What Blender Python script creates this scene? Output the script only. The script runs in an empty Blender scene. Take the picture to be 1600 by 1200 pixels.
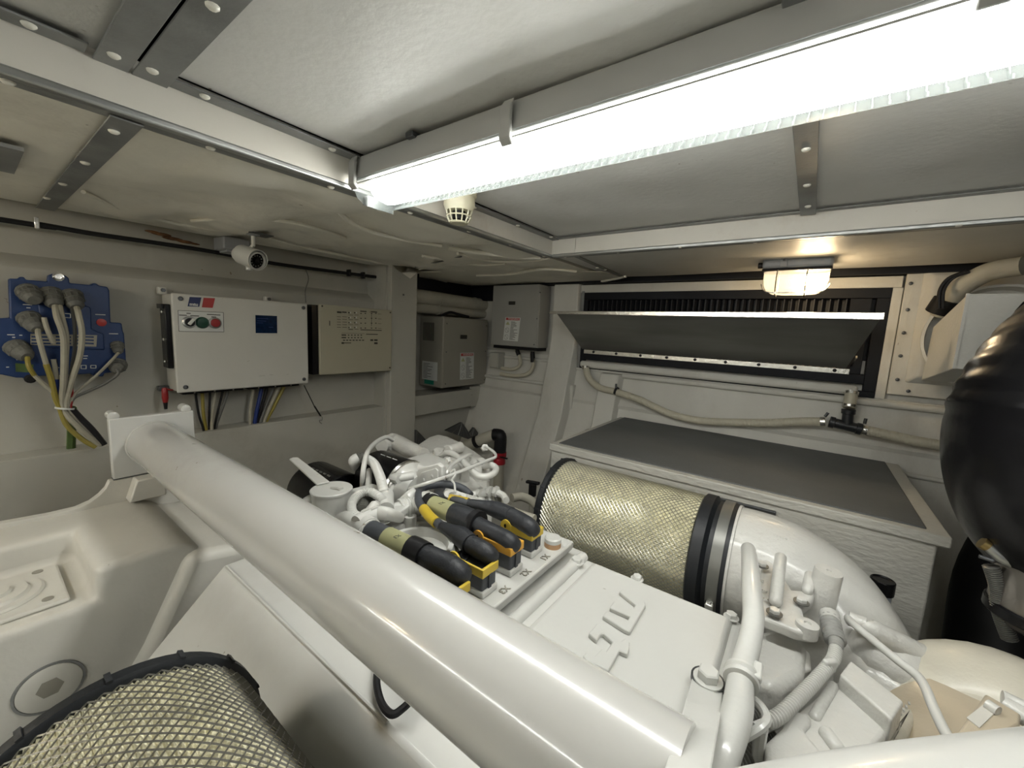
import bpy, bmesh, math, random
from mathutils import Vector, Matrix, noise
random.seed(7)
C = bpy.context.scene.collection
UP = 1.40            # floor to lens height; everything is laid out relative to the lens and lifted at the end
# ---------------------------------------------------------------- camera
F_PX = 630.4
YAW, PIT, ROL = .63043, .13252, .04868
def _basis():
    f = Vector((-math.sin(YAW)*math.cos(PIT), math.cos(YAW)*math.cos(PIT), -math.sin(PIT)))
    r = Vector((math.cos(YAW), math.sin(YAW), 0)); u = r.cross(f)
    return r*math.cos(ROL)+u*math.sin(ROL), -r*math.sin(ROL)+u*math.cos(ROL), f
CR, CU, CF = _basis()
cam = bpy.data.objects.new('camera', bpy.data.cameras.new('camera'))
C.objects.link(cam)
cam.matrix_world = Matrix(((CR.x, CU.x, -CF.x, 0), (CR.y, CU.y, -CF.y, 0), (CR.z, CU.z, -CF.z, 0), (0, 0, 0, 1)))
cam.data.sensor_width = 36; cam.data.lens = F_PX/1600*36
cam.data.clip_start = .02
bpy.context.scene.camera = cam
# ---------------------------------------------------------------- light + exposure
w = bpy.data.worlds.new('world'); bpy.context.scene.world = w; w.use_nodes = True
w.node_tree.nodes['Background'].inputs[0].default_value = (.8, .85, 1, 1)
w.node_tree.nodes['Background'].inputs[1].default_value = .05
vs = bpy.context.scene.view_settings
vs.view_transform = 'Standard'; vs.look = 'None'; vs.gamma = 1; vs.use_curve_mapping = False
vs.exposure = 2.4
TUBE_EMIT = 8.0      # lit diffuser of the fluorescent battens
BULB_EMIT = 30.0
WARM_EMIT = 2.0
# ---------------------------------------------------------------- measuring: pixel of the photograph -> point on a world plane
def at(px, py, ax, v):
    d = CR*((px-800)/F_PX) - CU*((py-600)/F_PX) + CF
    return d*(v/d['xyz'.index(ax)])
def V(*a): return Vector(a)
# ---------------------------------------------------------------- materials
def nmat(name, col, rough=.5, metal=0, bump=0, bscale=60, var=.08, vscale=4, grime=0, coat=0, emit=0, ecol=None, stretch=None, dirtcol=(.16,.11,.06), trans=0, spec=.5):
    m = bpy.data.materials.new(name); m.use_nodes = True
    nt = m.node_tree; b = nt.nodes['Principled BSDF']; L = nt.links.new
    b.inputs['Roughness'].default_value = rough; b.inputs['Metallic'].default_value = metal
    b.inputs['Coat Weight'].default_value = coat; b.inputs['Coat Roughness'].default_value = .08
    b.inputs['Specular IOR Level'].default_value = spec
    tc = nt.nodes.new('ShaderNodeTexCoord'); mp = nt.nodes.new('ShaderNodeMapping'); L(tc.outputs['Object'], mp.inputs[0])
    if stretch: mp.inputs['Scale'].default_value = stretch
    n = nt.nodes.new('ShaderNodeTexNoise'); n.inputs['Scale'].default_value = vscale; n.inputs['Detail'].default_value = 6
    L(mp.outputs[0], n.inputs['Vector'])
    r = nt.nodes.new('ShaderNodeValToRGB'); L(n.outputs['Fac'], r.inputs[0])
    a = [max(0, c*(1-var)) for c in col]; z = [min(1, c*(1+var)) for c in col]
    r.color_ramp.elements[0].position = .3; r.color_ramp.elements[1].position = .7
    r.color_ramp.elements[0].color = (*a, 1); r.color_ramp.elements[1].color = (*z, 1)
    out = r.outputs[0]
    if grime:
        g = nt.nodes.new('ShaderNodeTexNoise'); g.inputs['Scale'].default_value = 2.3; g.inputs['Detail'].default_value = 12; g.inputs['Roughness'].default_value = .75
        L(mp.outputs[0], g.inputs['Vector'])
        gr = nt.nodes.new('ShaderNodeValToRGB'); L(g.outputs['Fac'], gr.inputs[0])
        gr.color_ramp.elements[0].position = .55; gr.color_ramp.elements[1].position = .8
        gr.color_ramp.elements[0].color = (0, 0, 0, 1); gr.color_ramp.elements[1].color = (grime, grime, grime, 1)
        mx = nt.nodes.new('ShaderNodeMix'); mx.data_type = 'RGBA'; L(gr.outputs[0], mx.inputs['Factor']); L(out, mx.inputs['A'])
        mx.inputs['B'].default_value = (*dirtcol, 1); out = mx.outputs['Result']
        sp = nt.nodes.new('ShaderNodeTexNoise'); sp.inputs['Scale'].default_value = 38; sp.inputs['Detail'].default_value = 2; L(mp.outputs[0], sp.inputs['Vector'])
        sr = nt.nodes.new('ShaderNodeValToRGB'); L(sp.outputs['Fac'], sr.inputs[0])
        sr.color_ramp.elements[0].position = .77; sr.color_ramp.elements[1].position = .8
        sr.color_ramp.elements[0].color = (0, 0, 0, 1); sr.color_ramp.elements[1].color = (.75, .75, .75, 1)
        m2 = nt.nodes.new('ShaderNodeMix'); m2.data_type = 'RGBA'; L(sr.outputs[0], m2.inputs['Factor']); L(out, m2.inputs['A'])
        m2.inputs['B'].default_value = (*dirtcol, 1); out = m2.outputs['Result']
    L(out, b.inputs['Base Color'])
    if bump:
        bn = nt.nodes.new('ShaderNodeTexNoise'); bn.inputs['Scale'].default_value = bscale; bn.inputs['Detail'].default_value = 4
        L(mp.outputs[0], bn.inputs['Vector'])
        bp = nt.nodes.new('ShaderNodeBump'); bp.inputs['Strength'].default_value = bump; bp.inputs['Distance'].default_value = .01
        L(bn.outputs['Fac'], bp.inputs['Height']); L(bp.outputs[0], b.inputs['Normal'])
    if emit:
        b.inputs['Emission Color'].default_value = (*(ecol or col), 1); b.inputs['Emission Strength'].default_value = emit
    if trans: b.inputs['Transmission Weight'].default_value = trans
    return m
M = {}
def mk(k, *a, **kw): M[k] = nmat(k, *a, **kw)
mk('engine_paint', (.60, .60, .57), .28, bump=.05, bscale=45, var=.03, grime=.15, coat=.4)
mk('cast_paint', (.60, .595, .56), .32, bump=.32, bscale=60, var=.06, grime=.35, coat=.3)
mk('pipe_paint', (.49, .485, .46), .26, bump=.02, bscale=30, var=.05, grime=.25, coat=.6)
mk('housing_paint', (.60, .585, .53), .42, bump=.12, bscale=30, var=.07, grime=.3)
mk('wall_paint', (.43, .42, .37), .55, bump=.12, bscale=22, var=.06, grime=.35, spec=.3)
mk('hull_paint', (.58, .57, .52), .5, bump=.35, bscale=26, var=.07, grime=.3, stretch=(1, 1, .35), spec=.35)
mk('ceiling_foam', (.66, .655, .625), .45, bump=.10, bscale=60, var=.06, grime=.30, spec=.4)
mk('ceiling_foam_rough', (.80, .77, .68), .5, bump=.25, bscale=14, var=.08, grime=.4, spec=.35)
mk('beam_paint', (.66, .63, .56), .5, bump=.08, bscale=30, var=.05, grime=.4, dirtcol=(.3, .17, .06))
mk('aluminium', (.46, .47, .46), .34, metal=.9, bump=.05, bscale=80, var=.12, vscale=12)
mk('aluminium_dull', (.27, .275, .27), .5, metal=.5, bump=.1, bscale=60, var=.2, vscale=9)
mk('bright_steel', (.75, .74, .70), .22, metal=1, bump=.1, bscale=60, var=.15, vscale=30)
mk('dark_steel', (.12, .125, .13), .4, metal=.7, var=.2)
mk('sheet_metal', (.22, .22, .205), .42, metal=.7, bump=.06, bscale=30, var=.18, vscale=6, stretch=(.3, 1, 2))
mk('rivet_white', (.72, .70, .62), .4, var=.04)
mk('black_rubber', (.009, .009, .010), .5, bump=.05, var=.2, spec=.3)
mk('black_gloss', (.005, .005, .006), .26, bump=.08, bscale=30, var=.2, spec=.3)
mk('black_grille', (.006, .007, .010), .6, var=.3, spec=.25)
mk('fin_black', (.016, .017, .021), .5, var=.3, spec=.35)
mk('burnished', (.30, .28, .26), .28, metal=.95, var=.15)
mk('grey_plastic', (.052, .057, .066), .5, bump=.1, bscale=90, var=.1)
mk('dark_sleeve', (.019, .021, .025), .5, bump=.15, bscale=90, var=.15)
mk('yellow_lock', (.62, .45, .05), .45, var=.06)
mk('orange_lock', (.70, .36, .04), .45, var=.06)
mk('olive_label', (.32, .32, .17), .45, var=.06)
mk('mustard_label', (.50, .36, .03), .45, var=.05)
mk('cabinet_white', (.57, .56, .51), .45, bump=.04, bscale=90, var=.03, grime=.08)
mk('cabinet_beige', (.40, .375, .285), .5, bump=.04, bscale=90, var=.03, grime=.08)
mk('cabinet_grey', (.29, .275, .23), .5, bump=.04, bscale=90, var=.04, grime=.1)
mk('cabinet_coolgrey', (.31, .305, .28), .5, bump=.04, bscale=90, var=.04, grime=.1)
mk('blue_casting', (.009, .034, .125), .42, bump=.1, bscale=80, var=.08)
mk('logo_blue', (.007, .016, .085), .4, var=.03)
mk('logo_red', (.38, .03, .026), .4, var=.03)
mk('button_green', (.005, .05, .03), .35, var=.05)
mk('button_red', (.28, .014, .014), .35, var=.05)
mk('display', (.004, .016, .05), .12, var=.3, vscale=60)
mk('print_black', (.03, .028, .022), .6, var=.1)
mk('label_white', (.62, .63, .60), .5, var=.03)
mk('label_red', (.42, .05, .045), .5, var=.1)
mk('label_green', (.01, .22, .15), .5, var=.1)
mk('label_yellow', (.40, .42, .22), .5, var=.1)
mk('cable_cream', (.36, .34, .27), .5, var=.08, vscale=30)
mk('cable_yellow', (.27, .22, .04), .5, var=.1, vscale=30)
mk('cable_green', (.07, .12, .03), .5, var=.2, vscale=30)
mk('cable_blue', (.01, .03, .16), .5, var=.1)
mk('cable_grey', (.12, .12, .11), .5, var=.15)
mk('connector_grey', (.125, .125, .11), .55, bump=.2, bscale=80, var=.2)
mk('hose_cream', (.50, .47, .37), .42, bump=.1, bscale=70, var=.06)
mk('mat_grey', (.118, .124, .124), .6, bump=.12, bscale=70, var=.10, vscale=5)
mk('chest_paint', (.52, .51, .46), .5, bump=.55, bscale=38, var=.05, grime=.2, stretch=(1, 1, 2.2))
mk('filter_rubber', (.010, .012, .015), .5, bump=.12, bscale=60, var=.2)
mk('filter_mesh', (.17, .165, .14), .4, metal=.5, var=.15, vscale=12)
mk('filter_mesh_lit', (.50, .49, .42), .3, metal=.8, var=.15, vscale=12)  # paler copy of the screen wire, highlights put into its colour
mk('plug_grey', (.34, .34, .32), .5, bump=.3, bscale=90, var=.25, grime=.4)
mk('tan_paint', (.50, .43, .32), .38, bump=.15, bscale=55, var=.06, grime=.3, coat=.15)
mk('batten_grey', (.36, .36, .34), .5, var=.04)
mk('lamp_grey', (.30, .31, .32), .45, bump=.1, bscale=60, var=.08)
mk('detector_cream', (.60, .57, .42), .45, var=.04)
mk('camera_white', (.62, .62, .58), .35, var=.03)
mk('tee_plastic', (.02, .022, .025), .35, var=.15)
mk('red_valve', (.35, .01, .02), .4, var=.1)
mk('floor_dark', (.30, .30, .28), .7, var=.3)
mk('duct_beige', (.42, .40, .33), .6, bump=.3, bscale=30, var=.12)
mk('bronze', (.30, .22, .09), .35, metal=.9, var=.2)
mk('duct_white', (.66, .65, .60), .45, bump=.25, bscale=70, var=.04)
mk('blue_bottle', (.28, .31, .34), .35, var=.05)
mk('warm_paint', (.58, .55, .46), .36, bump=.15, bscale=55, var=.04, grime=.2, coat=.15)
mk('copper_trim', (.45, .27, .14), .5, var=.15)
mk('lit_tube', (1, 1, 1), .3, var=0, emit=TUBE_EMIT, ecol=(1.0, 1.0, .955))
mk('fill_tube_near', (1, 1, 1), .3, var=0, emit=TUBE_EMIT*1.25, ecol=(1.0, 1.0, .955))  # emitter of the added fill battens
mk('lit_bulb', (1, .9, .7), .3, var=0, emit=BULB_EMIT, ecol=(1.0, .76, .46))
# pleated filter medium: fine vertical pleats
def pleat_mat():
    m = nmat('filter_medium', (.84, .80, .60), .75, bump=0, var=.16, vscale=30, grime=.3, dirtcol=(.30, .27, .18))
    nt = m.node_tree; b = nt.nodes['Principled BSDF']
    v = nt.nodes.new('ShaderNodeTexNoise'); v.inputs['Scale'].default_value = 110; v.inputs['Detail'].default_value = 3
    bp = nt.nodes.new('ShaderNodeBump'); bp.inputs['Strength'].default_value = .8; bp.inputs['Distance'].default_value = .01
    tc = [n for n in nt.nodes if n.type == 'TEX_COORD'][0]
    nt.links.new(tc.outputs['Object'], v.inputs['Vector']); nt.links.new(v.outputs['Fac'], bp.inputs['Height']); nt.links.new(bp.outputs[0], b.inputs['Normal'])
    return m
M['filter_medium'] = pleat_mat()
# clear prismatic plastic and ribbed lamp glass
def clear_mat(name, col, rough, alpha, emit=0, ecol=(1, 1, 1)):
    m = bpy.data.materials.new(name); m.use_nodes = True; nt = m.node_tree; b = nt.nodes['Principled BSDF']
    b.inputs['Base Color'].default_value = (*col, 1); b.inputs['Roughness'].default_value = rough; b.inputs['Alpha'].default_value = alpha
    if emit: b.inputs['Emission Color'].default_value = (*ecol, 1); b.inputs['Emission Strength'].default_value = emit
    return m
M['prism_clear'] = clear_mat('prism_clear', (.14, .155, .15), .3, .44)
M['lamp_glass'] = clear_mat('lamp_glass', (.30, .25, .17), .2, .5, WARM_EMIT*.12, (1, .80, .52))
# ---------------------------------------------------------------- mesh builder
class MB:
    def __init__(s): s.v = []; s.f = []
    def add(s, vs, fs):
        o = len(s.v); s.v += [Vector(p) for p in vs]; s.f += [tuple(i+o for i in f) for f in fs]; return s
    def box(s, x0, x1, y0, y1, z0, z1):
        return s.hexa([(x0,y0,z0),(x1,y0,z0),(x1,y1,z0),(x0,y1,z0)], [(x0,y0,z1),(x1,y0,z1),(x1,y1,z1),(x0,y1,z1)])
    def hexa(s, a, b):
        n = len(a)
        return s.add(list(a)+list(b), [tuple(range(n))[::-1], tuple(range(n, 2*n))]+[(i, (i+1) % n, n+(i+1) % n, n+i) for i in range(n)])
    def prism(s, pts, off):
        off = Vector(off); return s.hexa(pts, [Vector(p)+off for p in pts])
    def obox(s, c, ex, ey, ez, sx, sy, sz):
        c = Vector(c); ex = Vector(ex).normalized()*sx/2; ey = Vector(ey).normalized()*sy/2; ez = Vector(ez).normalized()*sz/2
        q = [(-1,-1),(1,-1),(1,1),(-1,1)]
        return s.hexa([c+ex*i+ey*j-ez for i, j in q], [c+ex*i+ey*j+ez for i, j in q])
    def cyl(s, p0, p1, r0, r1=None, n=24, cap=True):
        p0 = Vector(p0); p1 = Vector(p1); r1 = r0 if r1 is None else r1
        return s.tube([p0, p1], [r0, r1], n, cap)
    def tube(s, pts, r, n=10, cap=True, sub=0):
        pts = [Vector(p) for p in pts]
        if not isinstance(r, (list, tuple)): r = [r]*len(pts)
        if sub: pts, r = spline(pts, r, sub)
        d0 = (pts[1]-pts[0]).normalized(); a = Vector((0, 0, 1)) if abs(d0.z) < .9 else Vector((1, 0, 0))
        u = d0.cross(a).normalized(); vs = []
        for i, p in enumerate(pts):
            d = (pts[min(i+1, len(pts)-1)]-pts[max(i-1, 0)])
            d = d.normalized() if d.length > 1e-9 else d0
            u = (u-d*u.dot(d)).normalized(); w_ = d.cross(u)
            for k in range(n):
                t = 2*math.pi*k/n; vs.append(p+(u*math.cos(t)+w_*math.sin(t))*r[i])
        fs = [(i*n+k, i*n+(k+1) % n, (i+1)*n+(k+1) % n, (i+1)*n+k) for i in range(len(pts)-1) for k in range(n)]
        if cap: fs += [tuple(range(n))[::-1], tuple(range((len(pts)-1)*n, len(pts)*n))]
        return s.add(vs, fs)
    def corr(s, pts, r, pitch=.006, amp=.0018, n=14, sub=10):      # corrugated hose
        P, R_ = spline([Vector(p) for p in pts], [r]*len(pts), sub)
        L_ = [0]
        for i in range(1, len(P)): L_.append(L_[-1]+(P[i]-P[i-1]).length)
        N = int(L_[-1]/pitch)*4; Q = []; rr = []; j = 0
        for i in range(N+1):
            t = L_[-1]*i/N
            while j < len(P)-2 and L_[j+1] < t: j += 1
            k = (t-L_[j])/max(1e-9, L_[j+1]-L_[j]); Q.append(P[j].lerp(P[j+1], k)); rr.append(r+(-amp, amp, amp, -amp)[i % 4])
        return s.tube(Q, rr, n)
    def lathe(s, prof, o, axis, n=32):   # prof: (radius, distance along axis)
        o = Vector(o); d = Vector(axis).normalized(); a = Vector((0, 0, 1)) if abs(d.z) < .9 else Vector((1, 0, 0))
        u = d.cross(a).normalized(); w_ = d.cross(u)
        vs = [o+d*h+(u*math.cos(2*math.pi*k/n)+w_*math.sin(2*math.pi*k/n))*max(r, 1e-4) for r, h in prof for k in range(n)]
        m = len(prof)
        fs = [(i*n+k, i*n+(k+1) % n, (i+1)*n+(k+1) % n, (i+1)*n+k) for i in range(m-1) for k in range(n)]
        if prof[0][0] > 0 and prof[0] != prof[-1]: fs.append(tuple(range(n))[::-1])
        if prof[-1][0] > 0 and prof[0] != prof[-1]: fs.append(tuple(range((m-1)*n, m*n)))
        return s.add(vs, fs)
    def ball(s, c, r, n=16, sc=(1, 1, 1)):
        c = Vector(c); vs = []; m = n//2
        for i in range(m+1):
            a = math.pi*i/m
            for k in range(n):
                t = 2*math.pi*k/n; vs.append(c+Vector((math.sin(a)*math.cos(t)*sc[0], math.sin(a)*math.sin(t)*sc[1], math.cos(a)*sc[2]))*r)
        return s.add(vs, [(i*n+k, (i+1)*n+k, (i+1)*n+(k+1) % n, i*n+(k+1) % n) for i in range(m) for k in range(n)])
    def hexnut(s, c, axis, r, h): return s.lathe([(r, 0), (r, h*.8), (r*.85, h)], c, axis, 6)
    def mesh(s, name, smooth=35):
        me = bpy.data.meshes.new(name); me.from_pydata([tuple(p) for p in s.v], [], s.f)
        bm = bmesh.new(); bm.from_mesh(me); bmesh.ops.remove_doubles(bm, verts=bm.verts, dist=1e-5)
        bmesh.ops.recalc_face_normals(bm, faces=bm.faces); bm.to_mesh(me); bm.free()
        if smooth:
            me.polygons.foreach_set('use_smooth', [True]*len(me.polygons)); me.set_sharp_from_angle(angle=math.radians(smooth))
        me.update(); return me
def spline(P, R_, sub):
    out = []; ro = []; n = len(P)
    for i in range(n-1):
        a = P[max(i-1, 0)]; b = P[i]; c = P[i+1]; d = P[min(i+2, n-1)]
        for k in range(sub):
            t = k/sub; t2 = t*t; t3 = t2*t
            out.append(.5*((2*b)+(c-a)*t+(2*a-5*b+4*c-d)*t2+(3*b-a-3*c+d)*t3)); ro.append(R_[i]*(1-t)+R_[i+1]*t)
    out.append(P[-1]); ro.append(R_[-1]); return out, ro
def ob(name, mb, mat, parent=None, bevel=0, seg=2, smooth=35, label=None, kind=None):
    me = mb.mesh(name, smooth) if isinstance(mb, MB) else mb
    if mat is not None: me.materials.clear(); me.materials.append(M[mat] if isinstance(mat, str) else mat)
    o = bpy.data.objects.new(name, me); C.objects.link(o)
    if parent: o.parent = parent
    if bevel:
        b = o.modifiers.new('bevel', 'BEVEL'); b.width = bevel; b.segments = seg; b.limit_method = 'ANGLE'; b.angle_limit = math.radians(40)
        b.harden_normals = False
    if label: o['label'] = label
    if kind: o['kind'] = kind
    return o
def thing(name, label, cat, group=None):
    o = bpy.data.objects.new(name, None); C.objects.link(o); o.empty_display_size = .05
    o['label'] = label; o['category'] = cat
    if group: o['group'] = group
    return o
def tag(o, label, cat, group=None):
    o['label'] = label; o['category'] = cat
    if group: o['group'] = group
    return o
def struct(name, label=None, mb=None, mat=None, **k):
    if mb is None:
        o = bpy.data.objects.new(name, None); C.objects.link(o)
    else: o = ob(name, mb, mat, **k)
    o['kind'] = 'structure'
    if label: o['label'] = label
    return o
def put(name, mesh, loc, parent, rot=None):       # a piece that shares its mesh
    o = bpy.data.objects.new(name, mesh); C.objects.link(o); o.location = loc; o.parent = parent
    if rot: o.rotation_euler = rot
    return o
def text(name, s, size, loc, xdir, ydir, mat, parent, depth=.0006, bold=0, spacing=1):
    cu = bpy.data.curves.new(name, 'FONT'); cu.body = s; cu.size = size; cu.extrude = depth; cu.offset = bold
    cu.align_x = 'CENTER'; cu.align_y = 'CENTER'; cu.space_character = spacing; cu.resolution_u = 2
    t = bpy.data.objects.new(name, cu); C.objects.link(t)
    me = bpy.data.meshes.new_from_object(t.evaluated_get(bpy.context.evaluated_depsgraph_get()))
    bpy.data.objects.remove(t)
    x = Vector(xdir).normalized(); y = Vector(ydir).normalized(); z = x.cross(y); p = Vector(loc)
    me.transform(Matrix(((x.x, y.x, z.x, p.x), (x.y, y.y, z.y, p.y), (x.z, y.z, z.z, p.z), (0, 0, 0, 1))))
    me.materials.clear(); me.materials.append(M[mat]); me.name = name
    o = bpy.data.objects.new(name, me); C.objects.link(o); o.parent = parent
    return o
X3 = V(1, 0, 0); Y3 = V(0, 1, 0); Z3 = V(0, 0, 1)
# ================================================================ ROOM SHELL
ZL, ZU = .338, .412            # lower and upper ceiling
ZF = -UP
XW = -2.10                     # left bulkhead
def hull_y(z): 
    return 2.47 + min(0, (z+.05))*.24 + min(0, (z+.55))*.22
struct('floor', 'dark engine room floor', MB().box(-2.6, 2.2, -1.9, 2.8, ZF-.05, ZF), 'floor_dark')
# left bulkhead: lower sheet, upper sheet set back behind a molded step, deep recess past the post
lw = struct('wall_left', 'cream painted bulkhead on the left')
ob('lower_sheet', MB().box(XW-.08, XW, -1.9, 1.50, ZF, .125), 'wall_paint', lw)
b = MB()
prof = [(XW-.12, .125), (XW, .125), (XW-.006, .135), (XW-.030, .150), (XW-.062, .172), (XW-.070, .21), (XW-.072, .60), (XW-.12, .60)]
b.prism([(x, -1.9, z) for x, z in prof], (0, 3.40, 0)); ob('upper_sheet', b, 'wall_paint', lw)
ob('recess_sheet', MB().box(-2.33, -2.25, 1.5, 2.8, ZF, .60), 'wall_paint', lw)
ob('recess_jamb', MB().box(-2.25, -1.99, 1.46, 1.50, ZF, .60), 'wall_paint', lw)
# post
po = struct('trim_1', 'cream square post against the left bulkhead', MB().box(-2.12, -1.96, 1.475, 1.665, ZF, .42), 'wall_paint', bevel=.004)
ob('bolt_head', MB().hexnut((-1.96, 1.56, .175), X3, .006, .004), 'dark_steel', po)
# cable trunking ledge along the bulkhead
t2 = struct('trim_2', 'cream ledge running along the foot of the left bulkhead')
ob('ledge_top', MB().box(XW, -2.005, -1.9, 1.475, -.495, -.487), 'wall_paint', t2, bevel=.002)
ob('ledge_front', MB().box(-2.013, -2.003, -1.9, 1.475, -1.2, -.493), 'wall_paint', t2)
# ledge beyond the post and its lower plates
t3 = struct('trim_3', 'cream ledge plate under the beige cabinet')
ob('ledge_front', MB().box(-2.03, -2.015, 1.67, 2.26, -.585, -.455), 'wall_paint', t3, bevel=.003)
ob('ledge_top', MB().box(-2.25, -2.03, 1.67, 2.26, -.47, -.462), 'wall_paint', t3)
ob('side_plate', MB().box(-2.06, -2.035, 2.27, 2.38, -.60, -.44), 'wall_paint', t3, bevel=.003)
ob('lower_plate', MB().prism([(-2.10, 1.67, -.60), (-2.10, 2.33, -.60), (-2.07, 2.24, -1.2), (-2.07, 1.67, -1.2)], (.012, 0, 0)), 'wall_paint', t3)
# hull side (far wall): leans inward towards the bottom
hw = struct('wall_far', 'cream painted hull side with molded frames')
zs = [.60, .2, -.05, -.12, -.14, -.16, -.25, -.41, -.43, -.45, -.55, -.8, -1.1, ZF]
def hy(z):
    y = hull_y(z)
    if z in (-.14,): y -= .02
    if z in (-.43,): y -= .012
    return y
b = MB(); vs = []; fs = []
for i, z in enumerate(zs): vs += [(-2.33, hy(z), z), (2.2, hy(z), z), (2.2, 2.9, z), (-2.33, 2.9, z)]
for i in range(len(zs)-1):
    o = i*4; fs += [(o, o+1, o+5, o+4), (o+1, o+2, o+6, o+5), (o+2, o+3, o+7, o+6), (o+3, o, o+4, o+7)]
fs += [(0, 1, 2, 3), tuple(len(zs)*4-4+k for k in range(4))]
b.add(vs, fs); ob('hull_skin', b, 'hull_paint', hw, smooth=30)
def frame_rib(x0, x1, dep, ztop, zbot, dx=-.0, name='hull_frame'):
    zz = [z for z in [ztop, .0, -.05, -.3, -.55, -.8, -1.1, zbot] if zbot <= z <= ztop]
    b = MB(); vs = []
    for z in zz:
        y = hull_y(z); k = (ztop-z)*dx
        vs += [(x0+k-.012, y+.02, z), (x0+k, y-dep, z), (x1+k, y-dep, z), (x1+k+.02, y+.02, z)]
    fs = []
    for i in range(len(zz)-1):
        o = i*4; fs += [(o+j, o+(j+1) % 4, o+4+(j+1) % 4, o+4+j) for j in range(4)]
    fs += [(0, 1, 2, 3), tuple(len(zz)*4-4+k for k in range(4))]
    return ob(name, b.add(vs, fs), 'hull_paint', hw, bevel=.006)
frame_rib(-1.435, -1.255, .075, .60, ZF)
frame_rib(-1.045, -.925, .055, -.24, -1.0)
ob('wall_bracket', MB().box(-1.27, -1.225, hull_y(-.3)-.05, hull_y(-.3)+.03, -.50, -.34), 'hull_paint', hw, bevel=.004)
for zc, h, d in ((-.245, .03, .030), (-.53, .02, .016)):
    ob('hull_stringer', MB().box(-.92, 2.0, hull_y(zc)-d, hull_y(zc)+.03, zc-h/2, zc+h/2), 'hull_paint', hw, bevel=.012, seg=3)
for zc in (-.20, -.36):
    ob('hull_stringer', MB().box(-2.25, -1.45, hull_y(zc)-.02, hull_y(zc)+.03, zc-.012, zc+.012), 'hull_paint', hw, bevel=.01)
# remaining sides of the room, outside the frame
struct('wall_right', 'bulkhead on the right', MB().box(2.0, 2.1, -1.9, 2.8, ZF, .6), 'black_grille')
struct('wall_near', 'bulkhead behind the viewer', MB().box(-2.33, 2.1, -1.9, -1.8, ZF, .6), 'wall_paint')
# ================================================================ CEILING
ce = struct('ceiling', 'cream foam-backed ceiling panels with metal joint strips')
def sheet(x0, x1, y0, y1, z, amp, fr, nx=60, ny=60, name='panel', mat='ceiling_foam', seed=0, edge=None, th=.02):
    vs = []; fs = []
    for j in range(ny+1):
        for i in range(nx+1):
            x = x0+(x1-x0)*i/nx; y = y0+(y1-y0)*j/ny
            e = min(i, nx-i, 12)/12*min(j, ny-j, 12)/12
            h = noise.noise(Vector((x*fr, y*fr*1.3, seed)))*amp*e+noise.noise(Vector((x*fr*2.6, y*fr*2.1, seed+4)))*amp*.35*e
            yy = y
            if edge and j == ny: yy = y+edge(x)
            vs.append((x, yy, z+h))
    n = len(vs); vs += [(x, y, z2+th) for x, y, z2 in vs]
    q = lambda i, j: j*(nx+1)+i
    for j in range(ny):
        for i in range(nx):
            a = (q(i, j), q(i+1, j), q(i+1, j+1), q(i, j+1)); fs.append(a); fs.append(tuple(k+n for k in a[::-1]))
    bd = [q(i, 0) for i in range(nx)]+[q(nx, j) for j in range(ny)]+[q(nx-i, ny) for i in range(nx)]+[q(0, ny-j) for j in range(ny)]
    for k in range(len(bd)):
        a = bd[k]; c = bd[(k+1) % len(bd)]; fs.append((a, c, c+n, a+n))
    return ob(name, MB().add(vs, fs), mat, ce, smooth=60)
# upper panels (inside the hatch coaming)
sheet(-.945, -.055, .25, 1.59, ZU, .012, 2.2, seed=1)
sheet(-.05, 1.0, .205, 1.59, ZU, .014, 2.4, seed=2)
sheet(1.0, 2.0, .205, 1.59, ZU, .01, 2, 20, 20, seed=2)
sheet(-.975, 1.0, -1.8, .20, ZU, .01, 2, seed=3)
sheet(1.0, 2.0, -1.8, .20, ZU, .01, 2, 20, 20, seed=3)
# lower panels
sheet(-2.13, -1.015, .215, 2.28, ZL, .034, 3.2, 90, 120, mat='ceiling_foam_rough', seed=5, edge=lambda x: .05*math.sin(x*9)+.03*math.sin(x*23))
sheet(-2.13, -1.015, -1.8, .19, ZL, .018, 2.6, mat='ceiling_foam_rough', seed=8)
sheet(-.975, 1.0, 1.59, 2.31, ZL, .008, 2.0, mat='ceiling_foam', seed=9, edge=lambda x: .012*math.sin(x*7))
sheet(1.0, 2.0, 1.59, 2.31, ZL, .008, 2.0, 20, 20, mat='ceiling_foam', seed=9)
# loose flaps of lining over the gap by the grey boxes
def flap(pts, name='lining_flap'):
    b = MB(); n = len(pts)
    b.hexa(pts, [Vector(p)+V(0, 0, .006) for p in pts]); return ob(name, b, 'ceiling_foam_rough', ce, bevel=.002)
flap([at(655, 452, 'z', .318), at(700, 441, 'z', .322), at(748, 448, 'z', .326), at(800, 447, 'z', .326), at(870, 446, 'z', .328), at(940, 441, 'z', .33), at(975, 434, 'z', .332), at(940, 425, 'z', .334), at(860, 425, 'z', .334), at(700, 425, 'z', .333), at(655, 425, 'z', .33)])
flap([at(615, 418, 'x', -1.945), at(662, 418, 'x', -1.945), at(641, 436, 'x', -1.945)])
# deck head above the gap
ob('deck_head', MB().box(-2.33, 2.1, -1.9, 2.9, .55, .6), 'black_grille', ce)
# black blocks stand in for shade in the gap above the lining edge
ob('gap_shade_block', MB().box(-2.2, 2.0, 2.37, 2.46, .316, .55), 'black_grille', ce)
ob('gap_shade_block', MB().box(-2.249, -2.20, 1.51, 2.46, .245, .55), 'black_grille', ce)
ob('gap_shade_block', MB().box(-2.20, -1.90, 2.42, 2.462, .215, .55), 'black_grille', ce)
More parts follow.
